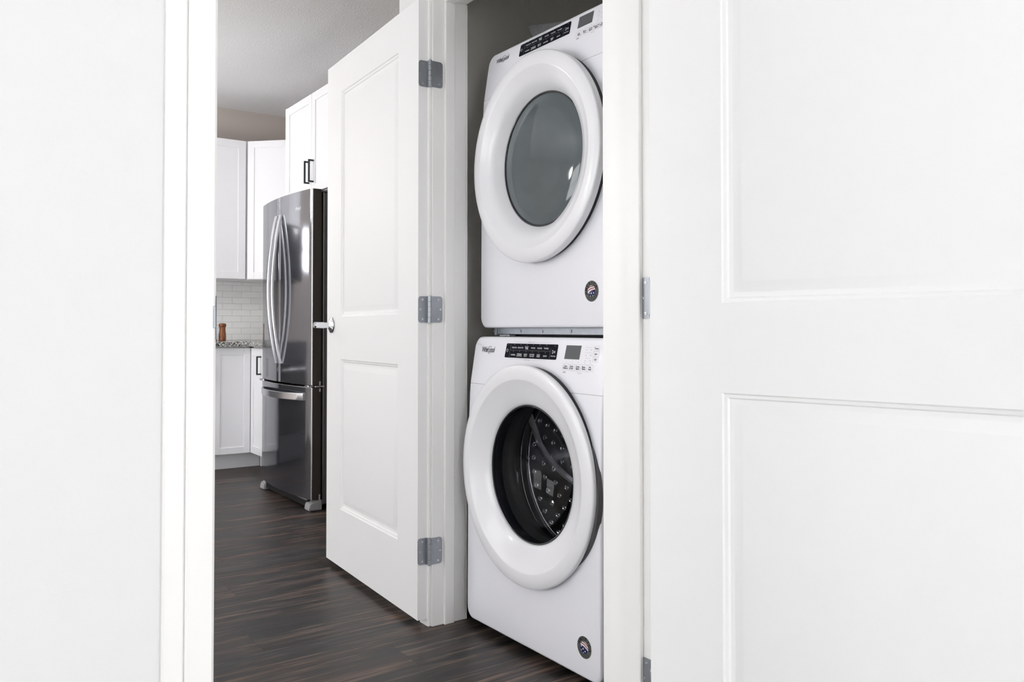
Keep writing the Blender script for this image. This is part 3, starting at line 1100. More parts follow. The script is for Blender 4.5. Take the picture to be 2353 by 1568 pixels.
def badge(root, x, z, rot, dark):
    """round flag sticker"""
    bm = B()
    def F(e):
        return lambda u, v: (x + u * math.cos(rot) - v * math.sin(rot), -e, z + u * math.sin(rot) + v * math.cos(rot))
    def disc(r_, e, mi, n=48):
        f = F(e)
        g = bm.faces.new([bm.verts.new(f(r_ * math.cos(2 * PI * i / n), r_ * math.sin(2 * PI * i / n))) for i in range(n)])
        g.material_index = mi
    RB = 0.0305
    f0 = F(0.0006)
    g0 = F(0.0)
    disc(RB + 0.0015, 0.0006, 1)
    n = 48
    for i in range(n):
        a, c = 2 * PI * i / n, 2 * PI * (i + 1) / n
        rr_ = RB + 0.0015
        bm.faces.new([bm.verts.new(v) for v in (f0(rr_ * math.cos(a), rr_ * math.sin(a)), f0(rr_ * math.cos(c), rr_ * math.sin(c)),
                                                g0(rr_ * math.cos(c), rr_ * math.sin(c)), g0(rr_ * math.cos(a), rr_ * math.sin(a)))]).material_index = 1
    disc(RB, 0.0009, 0)
    ri = 0.0165
    disc(ri, 0.0012, 1)
    # lower navy field
    f = F(0.0015)
    pts = []
    for i in range(25):
        t = math.radians(178 + (352 - 178) * i / 24)
        pts.append((ri * math.cos(t), ri * math.sin(t)))
    pts += [(0.006, -0.0015), (-0.004, 0.0015)]
    bm.faces.new([bm.verts.new(f(*p)) for p in pts]).material_index = 3
    # red wavy stripes
    for k in range(3):
        off = 0.0135 - 0.0062 * k
        pr = None
        for i in range(15):
            u = -0.0155 + 0.031 * i / 14
            v = off - 0.0000 + 0.0040 * math.cos((u + 0.004) / 0.018 * 1.6) - 0.002
            v0, v1 = v - 0.0028, v
            lim = math.sqrt(max(ri * ri - u * u, 0))
            v1 = min(v1, lim)
            lo = 0.0010 - 0.35 * u if k == 2 else -1
            v0 = max(v0, lo)
            if v1 - v0 < 0.0002:
                pr = None
                continue
            cur = (bm.verts.new(F(0.0014)(u, v0)), bm.verts.new(F(0.0014)(u, v1)))
            if pr:
                bm.faces.new((pr[0], pr[1], cur[1], cur[0])).material_index = 2
            pr = cur
    # stars
    for su, sv, sr in ((-0.003, -0.0055, 0.0038), (0.0068, -0.0085, 0.0033), (-0.0115, -0.002, 0.003), (-0.0085, -0.0115, 0.0024), (0.001, -0.0145, 0.0022)):
        ff = F(0.0017)
        star = []
        for i in range(10):
            t = PI / 2 + 2 * PI * i / 10
            rr_ = sr if i % 2 == 0 else sr * 0.42
            star.append(bm.verts.new(ff(su + rr_ * math.cos(t), sv + rr_ * math.sin(t))))
        bm.faces.new(star).material_index = 1
    # AMERICA round the top
    word = 'AMERICA'
    for i, ch in enumerate(word):
        t = math.radians(90 + (3 - i) * 27)
        geo = text_geo(ch, 0.0130, 'CENTER', 0, 1, 0.00025)
        ct, st = math.cos(t - PI / 2), math.sin(t - PI / 2)
        rr_ = 0.0235
        ff = F(0.0013)
        put(bm, geo, lambda u, v: ff(rr_ * math.cos(t) + u * ct - v * st, rr_ * math.sin(t) + u * st + v * ct), 4)
    for a in (2, 178):
        t = math.radians(a - 8)
        ff = F(0.0013)
        put(bm, ([(0.0009 * math.cos(k * PI / 3), 0.0009 * math.sin(k * PI / 3)) for k in range(6)], [tuple(range(6))]),
            lambda u, v: ff(0.0235 * math.cos(t) + u, 0.0235 * math.sin(t) + v), 4)
    # fine arcs of small print under the flag
    for rr_ in (0.0195, 0.0228, 0.0260):
        ff = F(0.0012)
        pr = None
        for i in range(25):
            t = math.radians(205 + 130 * i / 24)
            cur = (bm.verts.new(ff((rr_ - 0.0003) * math.cos(t), (rr_ - 0.0003) * math.sin(t))), bm.verts.new(ff((rr_ + 0.0003) * math.cos(t), (rr_ + 0.0003) * math.sin(t))))
            if pr:
                bm.faces.new((pr[0], pr[1], cur[1], cur[0])).material_index = 4
            pr = cur
    o = obj('round_sticker', bm, ['badgegrey', 'badgewhite', 'badgered', 'badgeblue', 'ink'], root, recalc=False)
    o['label'] = 'round grey flag sticker lettered AMERICA'
    return o


# --- washer
washer, wdoor = machine('washing_machine', (-2.057, 1.494, 0.0), 0.948, 0.3375, -0.019, 0.2113, 0.527, 0.015, True)
# everything of the machine sits 27 mm above the floor on its feet
W0 = 0.027
for ch in list(washer.children):
    ch.location.z += W0
tag(washer, 'white front-loading washing machine on the floor, under the dryer in the closet', 'washer')
wz = empty('tmp', (0, 0, 0))
bpy.data.objects.remove(wz)


def lifted(parts, dz):
    for o in parts:
        o.location.z += dz


before = set(washer.children)
console_print(washer, 0.0, 0.0, True)
badge(washer, 0.275, 0.088, math.radians(-14), True)
# dark handle pocket beside the door
bm = B()
pr = None
N = 40
for i in range(N + 1):
    u = i / N
    t = math.radians(-45 + 68 * u)
    wd = 0.0155 * math.sin(PI * u) ** 0.75
    r0, r1 = 0.320, 0.3300 + wd * 1.35
    zc = 0.527
    cur = [bm.verts.new((r0 * math.cos(t), -0.004, zc + r0 * math.sin(t))), bm.verts.new(((r1 - 0.004) * math.cos(t), -0.010 * math.sin(PI * u) - 0.0006, zc + (r1 - 0.004) * math.sin(t))),
           bm.verts.new((r1 * math.cos(t), 0.004, zc + r1 * math.sin(t)))]
    if pr:
        bm.faces.new((pr[0], pr[1], cur[1], cur[0]))
        bm.faces.new((pr[1], pr[2], cur[2], cur[1]))
    pr = cur
obj('handle_pocket', bm, 'fside', washer, smooth=40)
# drum, gasket and helical paddles
ZC = 0.527
bm = B()
lathe(bm, [(0.236, 0.146), (0.243, 0.147), (0.250, 0.152), (0.254, 0.165), (0.254, 0.42), (0.235, 0.45), (0.12, 0.465), (0.0, 0.46)], 96, 'y', (0, 0, ZC))
drum = obj('drum', bm, 'drum', washer, smooth=40)
for rad_, yy_, tk_ in ((0.2485, 0.157, 0.0022), (0.2510, 0.192, 0.0030)):
    bm = B()
    tube(bm, [(rad_ * math.cos(2 * PI * i / 72), yy_, ZC + rad_ * math.sin(2 * PI * i / 72)) for i in range(73)], tk_, 8, caps=False)
    obj('drum_lip', bm, 'chrome', drum, smooth=60)
bm = B()
lathe(bm, [(0.243, 0.018), (0.225, 0.028), (0.216, 0.050), (0.220, 0.075), (0.214, 0.095), (0.222, 0.120), (0.236, 0.138), (0.238, 0.148)], 96, 'y', (0, 0, ZC))
obj('door_gasket', bm, 'gasket', washer, smooth=40)
path = [(0, 142, .160), (.2, 155.3, .201), (.4, 169, .237), (.6, 180.2, .275), (.75, 187.7, .306), (.9, 197.2, .348), (1, 203, .382)]


def on_path(u):
    for p, q in zip(path, path[1:]):
        if u <= q[0] + 1e-9:
            k = (u - p[0]) / (q[0] - p[0])
            return p[1] + (q[1] - p[1]) * k, p[2] + (q[2] - p[2]) * k
    return path[-1][1:]


for k in range(3):
    bm = B()
    rows = []
    for i in range(31):
        u = i / 30
        an, yy = on_path(u)
        an2, yy2 = on_path(min(u + 0.03, 1.0)) if u < 0.97 else on_path(u)
        an0, yy0 = on_path(max(u - 0.03, 0.0))
        P0 = Vector((math.radians(an0) * 0.253, yy0))
        P1 = Vector((math.radians(an2) * 0.253, yy2))
        d = (P1 - P0).normalized()
        nr = Vector((-d.y, d.x))
        hgt = 0.012 * min(1, 6 * u + 0.3, 6 * (1 - u) + 0.3)
        row_ = []
        for o_, h_ in ((-1.5, 0.0), (-1.0, 1.0), (1.0, 1.0), (1.5, 0.0)):
            off_ = nr * 0.0070 * o_
            t = math.radians(an + 120 * k) + off_.x / 0.253
            rr_ = 0.2535 - hgt * h_
            row_.append(bm.verts.new((rr_ * math.cos(t), yy + off_.y, ZC + rr_ * math.sin(t))))
        rows.append(row_)
    for A, C in zip(rows, rows[1:]):
        for q in range(3):
            bm.faces.new((A[q], A[q + 1], C[q + 1], C[q]))
    bm.faces.new(rows[0])
    bm.faces.new(rows[-1][::-1])
    obj('paddle', bm, 'paddle', drum, smooth=40)
# small pressed rings all over the drum wall
bm = B()
for i in range(34):
    for j in range(5):
        t = 2 * PI * (i + 0.5 * (j % 2)) / 34
        o0 = Vector((0.2535 * math.cos(t), 0.215 + 0.042 * j, ZC + 0.2535 * math.sin(t)))
        d = Vector((-math.cos(t), 0, -math.sin(t)))
        e1, e2 = Vector((0, 1, 0)), d.cross(Vector((0, 1, 0)))
        rws = []
        for rr_, hh_ in ((0.0100, 0.0), (0.0080, 0.0035), (0.0055, 0.0030), (0.0035, 0.0)):
            rws.append([bm.verts.new(o0 + d * hh_ + e1 * rr_ * math.cos(2 * PI * k / 10) + e2 * rr_ * math.sin(2 * PI * k / 10)) for k in range(10)])
        for A, C in zip(rws, rws[1:]):
            for k in range(10):
                bm.faces.new((A[k], A[(k + 1) % 10], C[(k + 1) % 10], C[k]))
dm = obj('drum_dimple', bm, 'chrome', drum, smooth=60)
dm['kind'] = 'stuff'
# clear bowl of the door
bm = B()
lathe(bm, [(0.2070, 0.016), (0.2040, 0.030), (0.1990, 0.062), (0.190, 0.082), (0.172, 0.100), (0.145, 0.122), (0.105, 0.142), (0.055, 0.153), (0.0, 0.156)], 96, 'y', (0, 0, 0.527))
obj('bowl_glass', bm, 'bowl', wdoor, smooth=60)
bm = B()
lathe(bm, [(0.2065, 0.034), (0.2095, 0.040), (0.2085, 0.052)], 96, 'y', (0, 0, 0.527))
obj('bowl_rim', bm, 'bezel', wdoor, smooth=60)
lifted([c_ for c_ in washer.children if c_ not in before], W0)
for xx in (-0.30, 0.30):
    for yy in (0.09, 0.69):
        bm = B()
        lathe(bm, [(0, 0), (0.022, 0), (0.022, 0.008), (0.010, 0.010), (0.010, 0.034), (0, 0.034)], 20, 'z', (xx, yy, 0))
        obj('foot', bm, 'gasket', washer, smooth=40)

# --- dryer
DZ = 1.005
dryer, ddoor = machine('clothes_dryer', (-2.070, 1.556, DZ), 0.952, 0.328, -0.036, 0.2108, 0.5305, 0.012, False)
tag(dryer, 'white clothes dryer with a smoked blue-grey round window, stacked on top of the washer', 'dryer')
console_print(dryer, 0.0, 0.0105, False, 0.985, 0.87)
badge(dryer, 0.249, 0.105, math.radians(22), False)
bm = B()
lathe(bm, [(0.2065, 0.014), (0.198, 0.0105), (0.16, 0.005), (0.10, 0.0005), (0.05, -0.0015), (0.0, -0.002)], 96, 'y', (0, 0, 0.5305))
obj('window_glass', bm, 'smoke', ddoor, smooth=60)
# stacking rail, its screws and the white levelling foot below the dryer
bm = B()
box(bm, -0.303, 0.300, 0.044, 0.046, -0.0215, -0.0005, 0.0004)
box(bm, -0.303, 0.300, 0.046, 0.070, -0.0025, -0.0005)
box(bm, -0.317, -0.305, 0.040, 0.070, -0.0255, -0.0005, 0.001)
br = obj('stacking_rail', bm, 'galv', dryer)
for xx in (-0.311, -0.288, -0.165, -0.045, 0.10, 0.25):
    bm = B()
    lathe(bm, [(0.0, -0.0015), (0.0022, -0.0015), (0.0024, -0.003), (0.0042, -0.003), (0.005, -0.0012), (0.005, 0.0)], 14, 'y', (xx, 0.0435 if xx > -0.3 else 0.0398, -0.0115))
    obj('screw', bm, 'screw', br, smooth=40)
bm = B()
box(bm, -0.300, -0.240, 0.050, 0.078, -0.0290, -0.0235, 0.002, 2)
obj('foot', bm, 'plastic', dryer, smooth=40)
bm = B()
box(bm, -0.300, 0.300, 0.090, 0.70, -0.028, 0.0005)
obj('gap_shade', bm, 'black', dryer)  # black block stands in for shade in the gap above the washer
for xx in (0.29,):
    bm = B()
    box(bm, xx - 0.03, xx + 0.03, 0.050, 0.078, -0.0290, -0.0235, 0.002, 2)
    obj('foot', bm, 'plastic', dryer, smooth=40)

# grey pouch on top of the dryer: one flap lies flat, the other stands up to a corner
bm = B()
Z0p = DZ + 0.952
T_, A_, Bq = Vector((-2.332, 1.700, 2.064)), Vector((-2.262, 1.695, Z0p + 0.002)), Vector((-1.800, 1.760, Z0p + 0.002))
NX = 12
top, bot, flap = [], [], []
for i in range(NX + 1):
    u = i / NX
    wv = Vector((0, 0.004 * math.sin(8 * u), 0.0))
    top.append(T_.lerp(Bq + Vector((0, 0, 0.004)), u) + wv)
    bot.append(A_.lerp(Bq, u))
    flap.append(A_.lerp(Bq, u) + Vector((0.02, 0.20, 0.0)))
for th in (0, 1):
    o_ = Vector((0, 0.003 * th, 0.003 * th))
    vt, vb_, vf = ([bm.verts.new(p + o_) for p in L_] for L_ in (top, bot, flap))
    for i in range(NX):
        bm.faces.new((vb_[i], vb_[i + 1], vt[i + 1], vt[i]))
        bm.faces.new((vf[i], vf[i + 1], vb_[i + 1], vb_[i]))
    if th == 0:
        keep = (vt, vb_, vf)
    else:
        for P_, Q_ in ((keep[0], vt), (keep[2], vf)):
            for i in range(NX):
                bm.faces.new((P_[i], P_[i + 1], Q_[i + 1], Q_[i]))
        for i in (0, NX):
            bm.faces.new((keep[0][i], vt[i], vb_[i], keep[1][i]))
            bm.faces.new((keep[1][i], vb_[i], vf[i], keep[2][i]))
pl0 = Vector((-2.1, 1.78, Z0p))
bmesh.ops.translate(bm, vec=-pl0, verts=bm.verts[:])
pouch = obj('pouch', bm, 'foil', None, smooth=50)
pouch.location = pl0
tag(pouch, 'grey folded pouch lying on top of the dryer with one corner sticking up', 'pouch')

# ------------------------------------------------------------------ kitchen
FX0, FX1 = -5.195, -4.362          # fridge
fr = empty('refrigerator', (-4.778, 1.71, 0))
tag(fr, 'dark stainless french-door refrigerator with a bottom freezer drawer, left of the open closet door', 'refrigerator')
FC = -4.778
hwf = (FX1 - FX0) / 2


def fb(name, dims, m, parent=fr, bev=0.0, **kw):
    d = (dims[0] - FC, dims[1] - FC, dims[2] - 1.71, dims[3] - 1.71, dims[4], dims[5])
    return boxo(name, d, m, parent, bev, **kw)


def fy(x):                        # bowed front, x local
    return -0.036 * (1 - (x / hwf) ** 2)


def bowed(name, xa, xb, za, zb, parent=fr, outer=(True, True)):
    """door with a bowed front skin, bright rounded edges and dark sides"""
    pts = []
    n = 14
    r_ = 0.006
    ys = 0.052
    ring = []
    ring.append((xa, ys, 1))
    ring.append((xa, fy(xa) + r_, 1))
    ring.append((xa + r_ * 0.3, fy(xa) + r_ * 0.3, 0))
    for i in range(n + 1):
        xx = xa + r_ + (xb - xa - 2 * r_) * i / n
        ring.append((xx, fy(xx), 0))
    ring.append((xb - r_ * 0.3, fy(xb) + r_ * 0.3, 0))
    ring.append((xb, fy(xb) + r_, 1))
    ring.append((xb, ys, 1))
    bm = B()
    lo = [bm.verts.new((p[0], p[1], za)) for p in ring]
    hi = [bm.verts.new((p[0], p[1], zb)) for p in ring]
    m_ = len(ring)
    for i in range(m_):
        j = (i + 1) % m_
        f = bm.faces.new((lo[i], lo[j], hi[j], hi[i]))
        f.material_index = 1 if (i == 0 or i >= m_ - 2) else 0
    f = bm.faces.new(hi)
    f.material_index = 1
    f = bm.faces.new(lo[::-1])
    f.material_index = 1
    es = [e_ for e_ in bm.edges if all(v.co.z > zb - 1e-5 for v in e_.verts) or all(v.co.z < za + 1e-5 for v in e_.verts)]
    return obj(name, bm, ['fridge', 'fdoorside'], parent, smooth=40)


case = fb('case', (FX0 + 0.004, FX1 - 0.004, 1.778, 2.49, 0.03, 1.760), 'fside', bev=0.004)
fb('case_face', (FX0 + 0.012, FX1 - 0.012, 1.764, 1.780, 0.05, 1.752), 'black')
fb('case_trim', (FX1 - 0.0062, FX1 - 0.0030, 1.776, 1.7795, 0.03, 1.762), 'handle')
SPL = -4.792 - FC
rd = bowed('door', SPL + 0.0015, FX1 - FC, 0.692, 1.779)
ld = bowed('door', FX0 - FC, SPL - 0.0015, 0.692, 1.779)
fz = bowed('freezer_drawer', FX0 - FC, FX1 - FC, 0.062, 0.676)
# bright edge strips
for par, xx, za, zb in ((rd, FX1 - FC - 0.0015, 0.692, 1.779), (fz, FX1 - FC - 0.0015, 0.062, 0.676), (rd, SPL + 0.004, 0.692, 1.779)):
    bm = B()
    yy = fy(xx) + 0.003
    tube(bm, [(xx - 0.001, yy, za + 0.001), (xx - 0.001, yy, zb - 0.001)], 0.0042 if xx > 0.2 else 0.002, 8)
    obj('edge_trim', bm, 'handle', par, smooth=60)
bm = B()
tp = [(FX0 - FC + 0.004 + (FX1 - FX0 - 0.008) * i / 16) for i in range(17)]
tube(bm, [(t, fy(t) + 0.003, 0.6765) for t in tp], 0.0024, 6)
obj('edge_trim', bm, 'handle', fz, smooth=60)


def bow_handle(parent, xc, zlo, zhi, out, w, th):
    bm = B()
    n = 22
    rows = []
    ybase = fy(xc)
    for i in range(n + 1):
        u = i / n
        z = zlo + (zhi - zlo) * u
        d = out * math.sin(PI * u) ** 0.85 if 0 < u < 1 else 0
        yo = ybase - d - 0.010
        rows.append([bm.verts.new((xc - w / 2, yo + 0.003, z)), bm.verts.new((xc - w / 2 + 0.004, yo - 0.002, z)), bm.verts.new((xc + w / 2 - 0.004, yo - 0.002, z)),
                     bm.verts.new((xc + w / 2, yo + 0.003, z)), bm.verts.new((xc + w / 2, yo + th, z)), bm.verts.new((xc - w / 2, yo + th, z))])
    for A, C in zip(rows, rows[1:]):
        for k in range(6):
            bm.faces.new((A[k], A[(k + 1) % 6], C[(k + 1) % 6], C[k]))
    bm.faces.new(rows[0])
    bm.faces.new(rows[-1][::-1])
    obj('handle', bm, 'handle', parent, smooth=30)


bow_handle(rd, SPL + 0.038, 0.800, 1.672, 0.052, 0.026, 0.012)
bow_handle(ld, SPL - 0.034, 0.800, 1.672, 0.052, 0.026, 0.012)
bm = B()
rows = []
for i in range(25):
    u = i / 24
    xx = -0.342 + (0.337 + 0.342) * u
    d = 0.048 * math.sin(PI * u) ** 0.6 if 0 < u < 1 else 0
    yo = fy(xx) - d - 0.008
    rows.append([bm.verts.new((xx, yo + 0.002, 0.603)), bm.verts.new((xx, yo, 0.606)), bm.verts.new((xx, yo, 0.640)), bm.verts.new((xx, yo + 0.003, 0.643)), bm.verts.new((xx, yo + 0.012, 0.643)), bm.verts.new((xx, yo + 0.012, 0.603))])
for A, C in zip(rows, rows[1:]):
    for k in range(6):
        bm.faces.new((A[k], A[(k + 1) % 6], C[(k + 1) % 6], C[k]))
bm.faces.new(rows[0])
bm.faces.new(rows[-1][::-1])
obj('handle', bm, 'handle', fz, smooth=30)
# hinges, feet, kick grille
fb('top_hinge', (FX1 - 0.075, FX1 - 0.004, 1.735, 1.84, 1.762, 1.776), 'fside', bev=0.004)
fb('middle_hinge', (FX1 - 0.085, FX1 - 0.030, 1.700, 1.775, 0.678, 0.690), 'handle', bev=0.003)
fb('middle_hinge', (FX0 + 0.006, FX0 + 0.085, 1.690, 1.775, 0.678, 0.691), 'handle', bev=0.003)
fb('hinge_arm', (FX1 - 0.020, FX1 + 0.002, 1.730, 1.785, 0.679, 0.687), 'handle', bev=0.002)
for za, zb in ((0.690, 0.712), (0.655, 0.672), (0.058, 0.088)):
    bm = B()
    tube(bm, [(FX1 - FC - 0.001, 0.048, za), (FX1 - FC + 0.0015, 0.048, zb)], 0.005, 8)
    obj('hinge_pin', bm, 'foot', fr, smooth=60)
for xa, xb in ((FX1 - 0.075, FX1 + 0.002), (FX0 - 0.002, FX0 + 0.075)):
    bm = B()
    a, c = xa - FC, xb - FC
    vs = [bm.verts.new(p) for p in ((a, -0.012, 0.002), (c, -0.012, 0.002), (c, 0.062, 0.002), (a, 0.062, 0.002),
                                    (a, -0.006, 0.036), (c, -0.006, 0.036), (c, 0.062, 0.060), (a, 0.062, 0.060), (a, 0.014, 0.046), (c, 0.014, 0.046))]
    for f in ((0, 1, 5, 4), (4, 5, 9, 8), (8, 9, 6, 7), (1, 2, 6, 9, 5), (0, 4, 8, 7, 3), (2, 3, 7, 6), (3, 2, 1, 0)):
        bm.faces.new([vs[i] for i in f])
    bmesh.ops.bevel(bm, geom=bm.edges[:], offset=0.004, segments=2, affect='EDGES')
    obj('foot_cover', bm, 'foot', fr, smooth=40)
fb('kick_grille', (FX0 + 0.06, FX1 - 0.06, 1.715, 1.73, 0.012, 0.056), 'black')
fb('kick_trim', (FX0 + 0.07, FX1 - 0.07, 1.708, 1.714, 0.050, 0.054), 'foot')
bm = B()
put(bm, text_geo('Whirlpool', 0.030, 'CENTER', 0.25, 0.85, 0.0003), lambda u, v: (0.255 + u * 0.62, fy(0.255 + u * 0.62) - 0.0009, 1.683 + v))
obj('wordmark', bm, 'whiteink', rd)


def shaker(bm, x0, x1, z0, z1, yf, st=0.052, th=0.019):
    """frame-and-panel door facing -y"""
    box(bm, x0, x0 + st, yf, yf + th, z0, z1, 0.0012)
    box(bm, x1 - st, x1, yf, yf + th, z0, z1, 0.0012)
    box(bm, x0 + st, x1 - st, yf, yf + th, z0, z0 + st, 0.0012)
    box(bm, x0 + st, x1 - st, yf, yf + th, z1 - st, z1, 0.0012)
    box(bm, x0 + st - 0.003, x1 - st + 0.003, yf + 0.007, yf + th - 0.002, z0 + st - 0.003, z1 - st + 0.003)


def bar_pull(parent, x, z0, z1, yf):
    bm = B()
    w = 0.010
    box(bm, x - w / 2, x + w / 2, yf - 0.034, yf - 0.024, z0, z1, 0.0015)
    for zz in (z0, z1 - w):
        box(bm, x - w / 2, x + w / 2, yf - 0.026, yf, zz, zz + w, 0.001)
    return obj('handle', bm, 'blackmetal', parent)


def cabinet(name, loc, rz, w, z0, z1, depth, doors, label, toe=0.0, group=None, st=0.052, cat='cabinet', toe_x=0.0, toe_w=0.0):
    """local: front faces -y at y=0, x from 0 to w; doors=[(x0,x1,handle_x or None,(hz0,hz1))]"""
    root = tag(empty(name, (loc[0], loc[1], 0), rz), label, cat, group)
    bm = B()
    box(bm, 0.0, w, 0.020, depth, z0, z1, 0.001)
    obj('carcass', bm, 'cabinet', root)
    for (a, c, hx, hz) in doors:
        bm = B()
        shaker(bm, a, c, z0 + 0.004, z1 - (0.004 if toe == 0 else 0.008), 0.0, st)
        d_ = obj('door', bm, 'cabinet', root)
        if hx is not None:
            bar_pull(d_, hx, hz[0], hz[1], 0.0)
    if toe:
        boxo('toe_kick', (toe_x, w + toe_w, 0.10, 0.115, 0.0, z0), 'cabinet', root)
    return root


KZ0, KZ1 = 0.112, 0.874
# left run faces +x: local x -> world +y with rz = +90deg, local -y -> world +x
cabinet('base_cabinet', (-5.953, 1.612, 0), PI / 2, 0.262, KZ0, KZ1, 0.60, [(0.003, 0.262, None, None)],
        'white shaker base cabinet under the granite counter, in the corner below the wooden mills', toe=0.1, toe_w=0.1, st=0.046)
cabinet('base_cabinet', (-5.953, 1.285, 0), PI / 2, 0.325, KZ0, KZ1, 0.60, [(0.003, 0.322, 0.29, (0.66, 0.79))],
        'white shaker base cabinet beside the range, hidden behind the doorway edge', toe=0.1)
cabinet('base_cabinet', (-5.953, 1.876, 0), 0.0, 0.686, KZ0, KZ1, 0.60, [(0.0015, 0.262, 0.228, (0.682, 0.812)), (0.266, 0.676, 0.64, (0.682, 0.812))],
        'white shaker base cabinet with a black bar pull, just left of the refrigerator', toe=0.1, toe_x=-0.095)
UZ0, UZ1 = 1.372, 2.420
cabinet('upper_cabinet', (-6.230, 1.548, 0), PI / 2, 0.374, UZ0, UZ1, 0.326, [(0.002, 0.371, None, None)],
        'white shaker upper cabinet on the left wall, left of the diagonal corner cabinet', st=0.056)
cabinet('upper_cabinet', (-6.230, 1.285, 0), PI / 2, 0.26, UZ0, UZ1, 0.326, [(0.002, 0.258, None, None)],
        'narrow white shaker upper cabinet on the left wall beside the range hood', st=0.056)
cabinet('upper_cabinet', (-5.972, 2.180, 0), 0.0, 0.70, UZ0, UZ1, 0.326, [(0.004, 0.348, None, None), (0.352, 0.696, None, None)],
        'white shaker upper cabinet behind the refrigerator top, right of the diagonal corner cabinet', st=0.056)
# diagonal corner cabinet
cc = tag(empty('corner_cabinet', (-6.230, 1.926, 0)), 'white diagonal corner cabinet high in the kitchen corner above the mills', 'cabinet')
bm = B()
c4, s4 = math.cos(-PI / 4), math.sin(-PI / 4)
pl = []
for wx, wy in ((-6.256, 1.930), (-6.244, 1.942), (-5.984, 2.202), (-5.976, 2.210), (-5.976, 2.506), (-6.556, 2.506), (-6.556, 1.930)):
    dx_, dy_ = wx + 6.230, wy - 1.926
    pl.append((dx_, dy_))
prism(bm, pl, UZ0, UZ1)
obj('carcass', bm, 'cabinet', cc)
bm = B()
shaker(bm, 0.006, 0.352, UZ0 + 0.004, UZ1 - 0.004, 0.0, 0.052)
obj('door', bm, 'cabinet', cc).rotation_euler = (0, 0, PI / 4)
# over-fridge cabinet
cabinet('over_fridge_cabinet', (-5.246, 1.876, 0), 0.0, 0.882, 1.824, 2.440, 0.63,
        [(0.003, 0.439, 0.405, (1.888, 2.026)), (0.443, 0.879, 0.474, (1.888, 2.026))],
        'deep white two door cabinet with black bar pulls directly above the refrigerator')
for xx, lb in ((-5.266, 'tall white side panel on the left side of the refrigerator'), (-4.362, 'tall white side panel on the right side of the refrigerator')):
    p_ = boxo('side_panel', (0, 0.018, 0, 0.63, 0, 2.440), 'cabinet', None, 0.001)
    p_.location = (xx, 1.878, 0)
    tag(p_, lb, 'side panel')

# granite counter, L shaped
bm = B()
prism(bm, [(-6.552, 1.285), (-5.925, 1.285), (-5.925, 1.848), (-5.268, 1.848), (-5.268, 2.50), (-6.552, 2.50)], 0.876, 0.914, bev=0.003)
tag(obj('countertop', bm, 'granite'), 'speckled black and white granite countertop on the white base cabinets', 'countertop')

# backsplash tiles
TH, TW = 0.0478, 0.146
for (nm, lab, a0, a1, axis) in (('trim_3', 'white subway tile backsplash on the left wall', 1.285, 2.50, 'y'), ('trim_4', 'white subway tile backsplash beside the refrigerator', -6.548, -5.27, 'x')):
    bs = empty(nm, (0, 0, 0.914))
    tag(bs, lab, kind='structure')
    bm = B()
    if axis == 'y':
        box(bm, -6.5598, -6.5555, a0, a1, 0.0, UZ0 - 0.914)
    else:
        box(bm, a0, a1, 2.5055, 2.5098, 0.0, UZ0 - 0.914)
    obj('grout_bed', bm, 'grout', bs)
    cache = {}
    rw = 0
    z = 0.0
    while z < UZ0 - 0.914 - 0.004:
        zt_ = min(z + TH, UZ0 - 0.914)
        a = a1 - (0.5 if rw % 2 else 1.0) * TW
        hi_ = a1
        while hi_ > a0 + 0.004:
            lo_ = max(a, a0)
            k_ = (round(hi_ - lo_, 3), round(zt_ - z, 3))
            if k_ not in cache:
                bm = B()
                g_ = 0.0011
                if axis == 'y':
                    box(bm, 0, 0.0045, g_, k_[0] - g_, g_, k_[1] - g_, 0.0009)
                else:
                    box(bm, g_, k_[0] - g_, -0.0045, 0, g_, k_[1] - g_, 0.0009)
                o = obj('tile', bm, 'tile', bs)
                cache[k_] = o.data
            else:
                o = bpy.data.objects.new('tile', cache[k_])
                COL.objects.link(o)
                o.parent = bs
            o.location = (-6.557, lo_, z) if axis == 'y' else (lo_, 2.507, z)
            hi_ = lo_
            a = lo_ - TW
        z += TH
        rw += 1


# pepper and salt mills
def mill(loc, label):
    root = tag(empty('pepper_mill', loc), label, 'mill', 'wooden mills on the counter')
    bm = B()
    lathe(bm, [(0, 0), (0.0255, 0), (0.0265, 0.003), (0.0265, 0.020), (0.0258, 0.021), (0.0258, 0.023), (0.0268, 0.024), (0.0270, 0.034), (0.0260, 0.035), (0.0260, 0.037), (0.0266, 0.038),
               (0.0245, 0.055), (0.0222, 0.072), (0.0212, 0.086), (0.0218, 0.094), (0.0225, 0.098), (0.0, 0.098)], 32)
    obj('body', bm, 'wood', root, smooth=35)
    bm = B()
    lathe(bm, [(0, 0.0985), (0.0215, 0.0985), (0.0235, 0.102), (0.0262, 0.108), (0.0272, 0.115), (0.0262, 0.123), (0.0215, 0.1285), (0.010, 0.131), (0, 0.1315)], 32)
    obj('head', bm, 'wood', root, smooth=35)
    return root


mill((-6.25, 1.758, 0.914), 'turned brown wooden mill standing on the granite counter, the whole one in view')
mill((-6.245, 1.690, 0.914), 'turned brown wooden mill on the counter, half hidden behind the doorway edge')

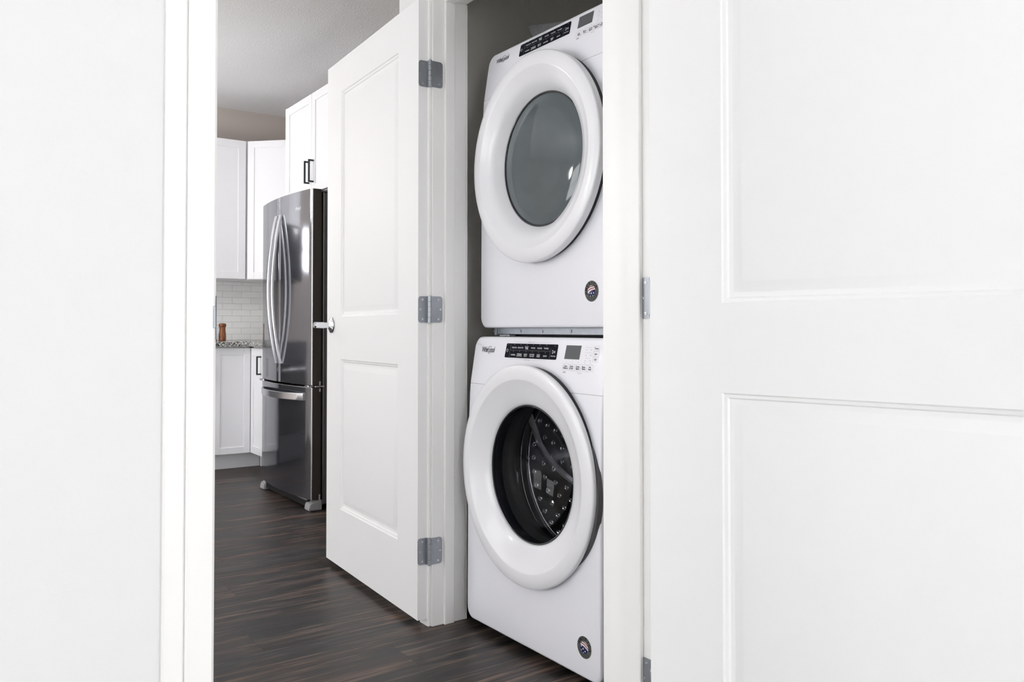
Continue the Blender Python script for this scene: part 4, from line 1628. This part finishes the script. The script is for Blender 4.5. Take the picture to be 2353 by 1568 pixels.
# unseen globe lamps, added to brighten the kitchen and its ceiling
glow, gnt, gb = new_mat('fill_globe_glow')
gn = gnt.nodes.new('ShaderNodeTexNoise')
gb.inputs['Base Color'].default_value = (0.9, 0.9, 0.88, 1)
gb.inputs['Emission Color'].default_value = (1.0, 0.975, 0.94, 1)
gb.inputs['Emission Strength'].default_value = 48.0
M['glow'] = glow
for i, (lx, ly, nm) in enumerate(((-5.35, 0.25, 'added white globe lamp out of view, brightening the kitchen near the range'), (-4.6, -1.9, 'added white globe lamp out of view, brightening the side nearest the hall'))):
    pl_ = tag(empty('fill_lamp', (lx, ly, H)), nm, 'lamp', 'added globe lamps')
    bm = B()
    lathe(bm, [(0, -0.001), (0.06, -0.001), (0.06, -0.02), (0.004, -0.03), (0.004, -0.60), (0.03, -0.61), (0.03, -0.64), (0, -0.64)], 24)
    obj('stem', bm, 'handle', pl_, smooth=40)
    bm = B()
    lathe(bm, [(0.0, -0.88)] + [(0.125 * math.sin(PI * k / 16), -0.755 - 0.125 * math.cos(PI * k / 16)) for k in range(1, 16)] + [(0.0, -0.63)], 32)
    obj('globe', bm, 'glow', pl_, smooth=60)

# range and hood beside the left run (seen reflected in the refrigerator doors)
rg = tag(empty('kitchen_range', (-5.94, 0.525, 0)), 'dark stainless kitchen range in the left run of cabinets', 'range')
boxo('body', (-0.60, 0, 0, 0.755, 0.02, 0.905), 'range', rg, 0.003)
boxo('oven_door', (0.001, 0.035, 0.01, 0.745, 0.22, 0.74), 'bezel', rg, 0.004)
boxo('drawer', (0.001, 0.03, 0.01, 0.745, 0.04, 0.21), 'range', rg, 0.004)
boxo('control_panel', (0.001, 0.03, 0.0, 0.755, 0.76, 0.90), 'range', rg, 0.004)
bm = B()
tube(bm, [(0.035, 0.06, 0.70), (0.075, 0.06, 0.70), (0.08, 0.08, 0.70), (0.08, 0.675, 0.70), (0.075, 0.695, 0.70), (0.035, 0.695, 0.70)], 0.010, 10)
obj('handle', bm, 'handle', rg, smooth=50)
hd = tag(empty('microwave', (-6.15, 0.525, 1.38)), 'dark microwave oven hanging above the range', 'microwave')
boxo('body', (-0.40, 0, 0, 0.755, 0, 0.42), 'range', hd, 0.003)
boxo('door', (0.001, 0.03, 0.005, 0.58, 0.01, 0.41), 'bezel', hd, 0.003)
cabinet('upper_cabinet', (-6.230, 0.525, 0), PI / 2, 0.755, 1.82, UZ1, 0.326, [(0.002, 0.376, None, None), (0.380, 0.753, None, None)],
        'white shaker upper cabinet above the microwave', st=0.056)
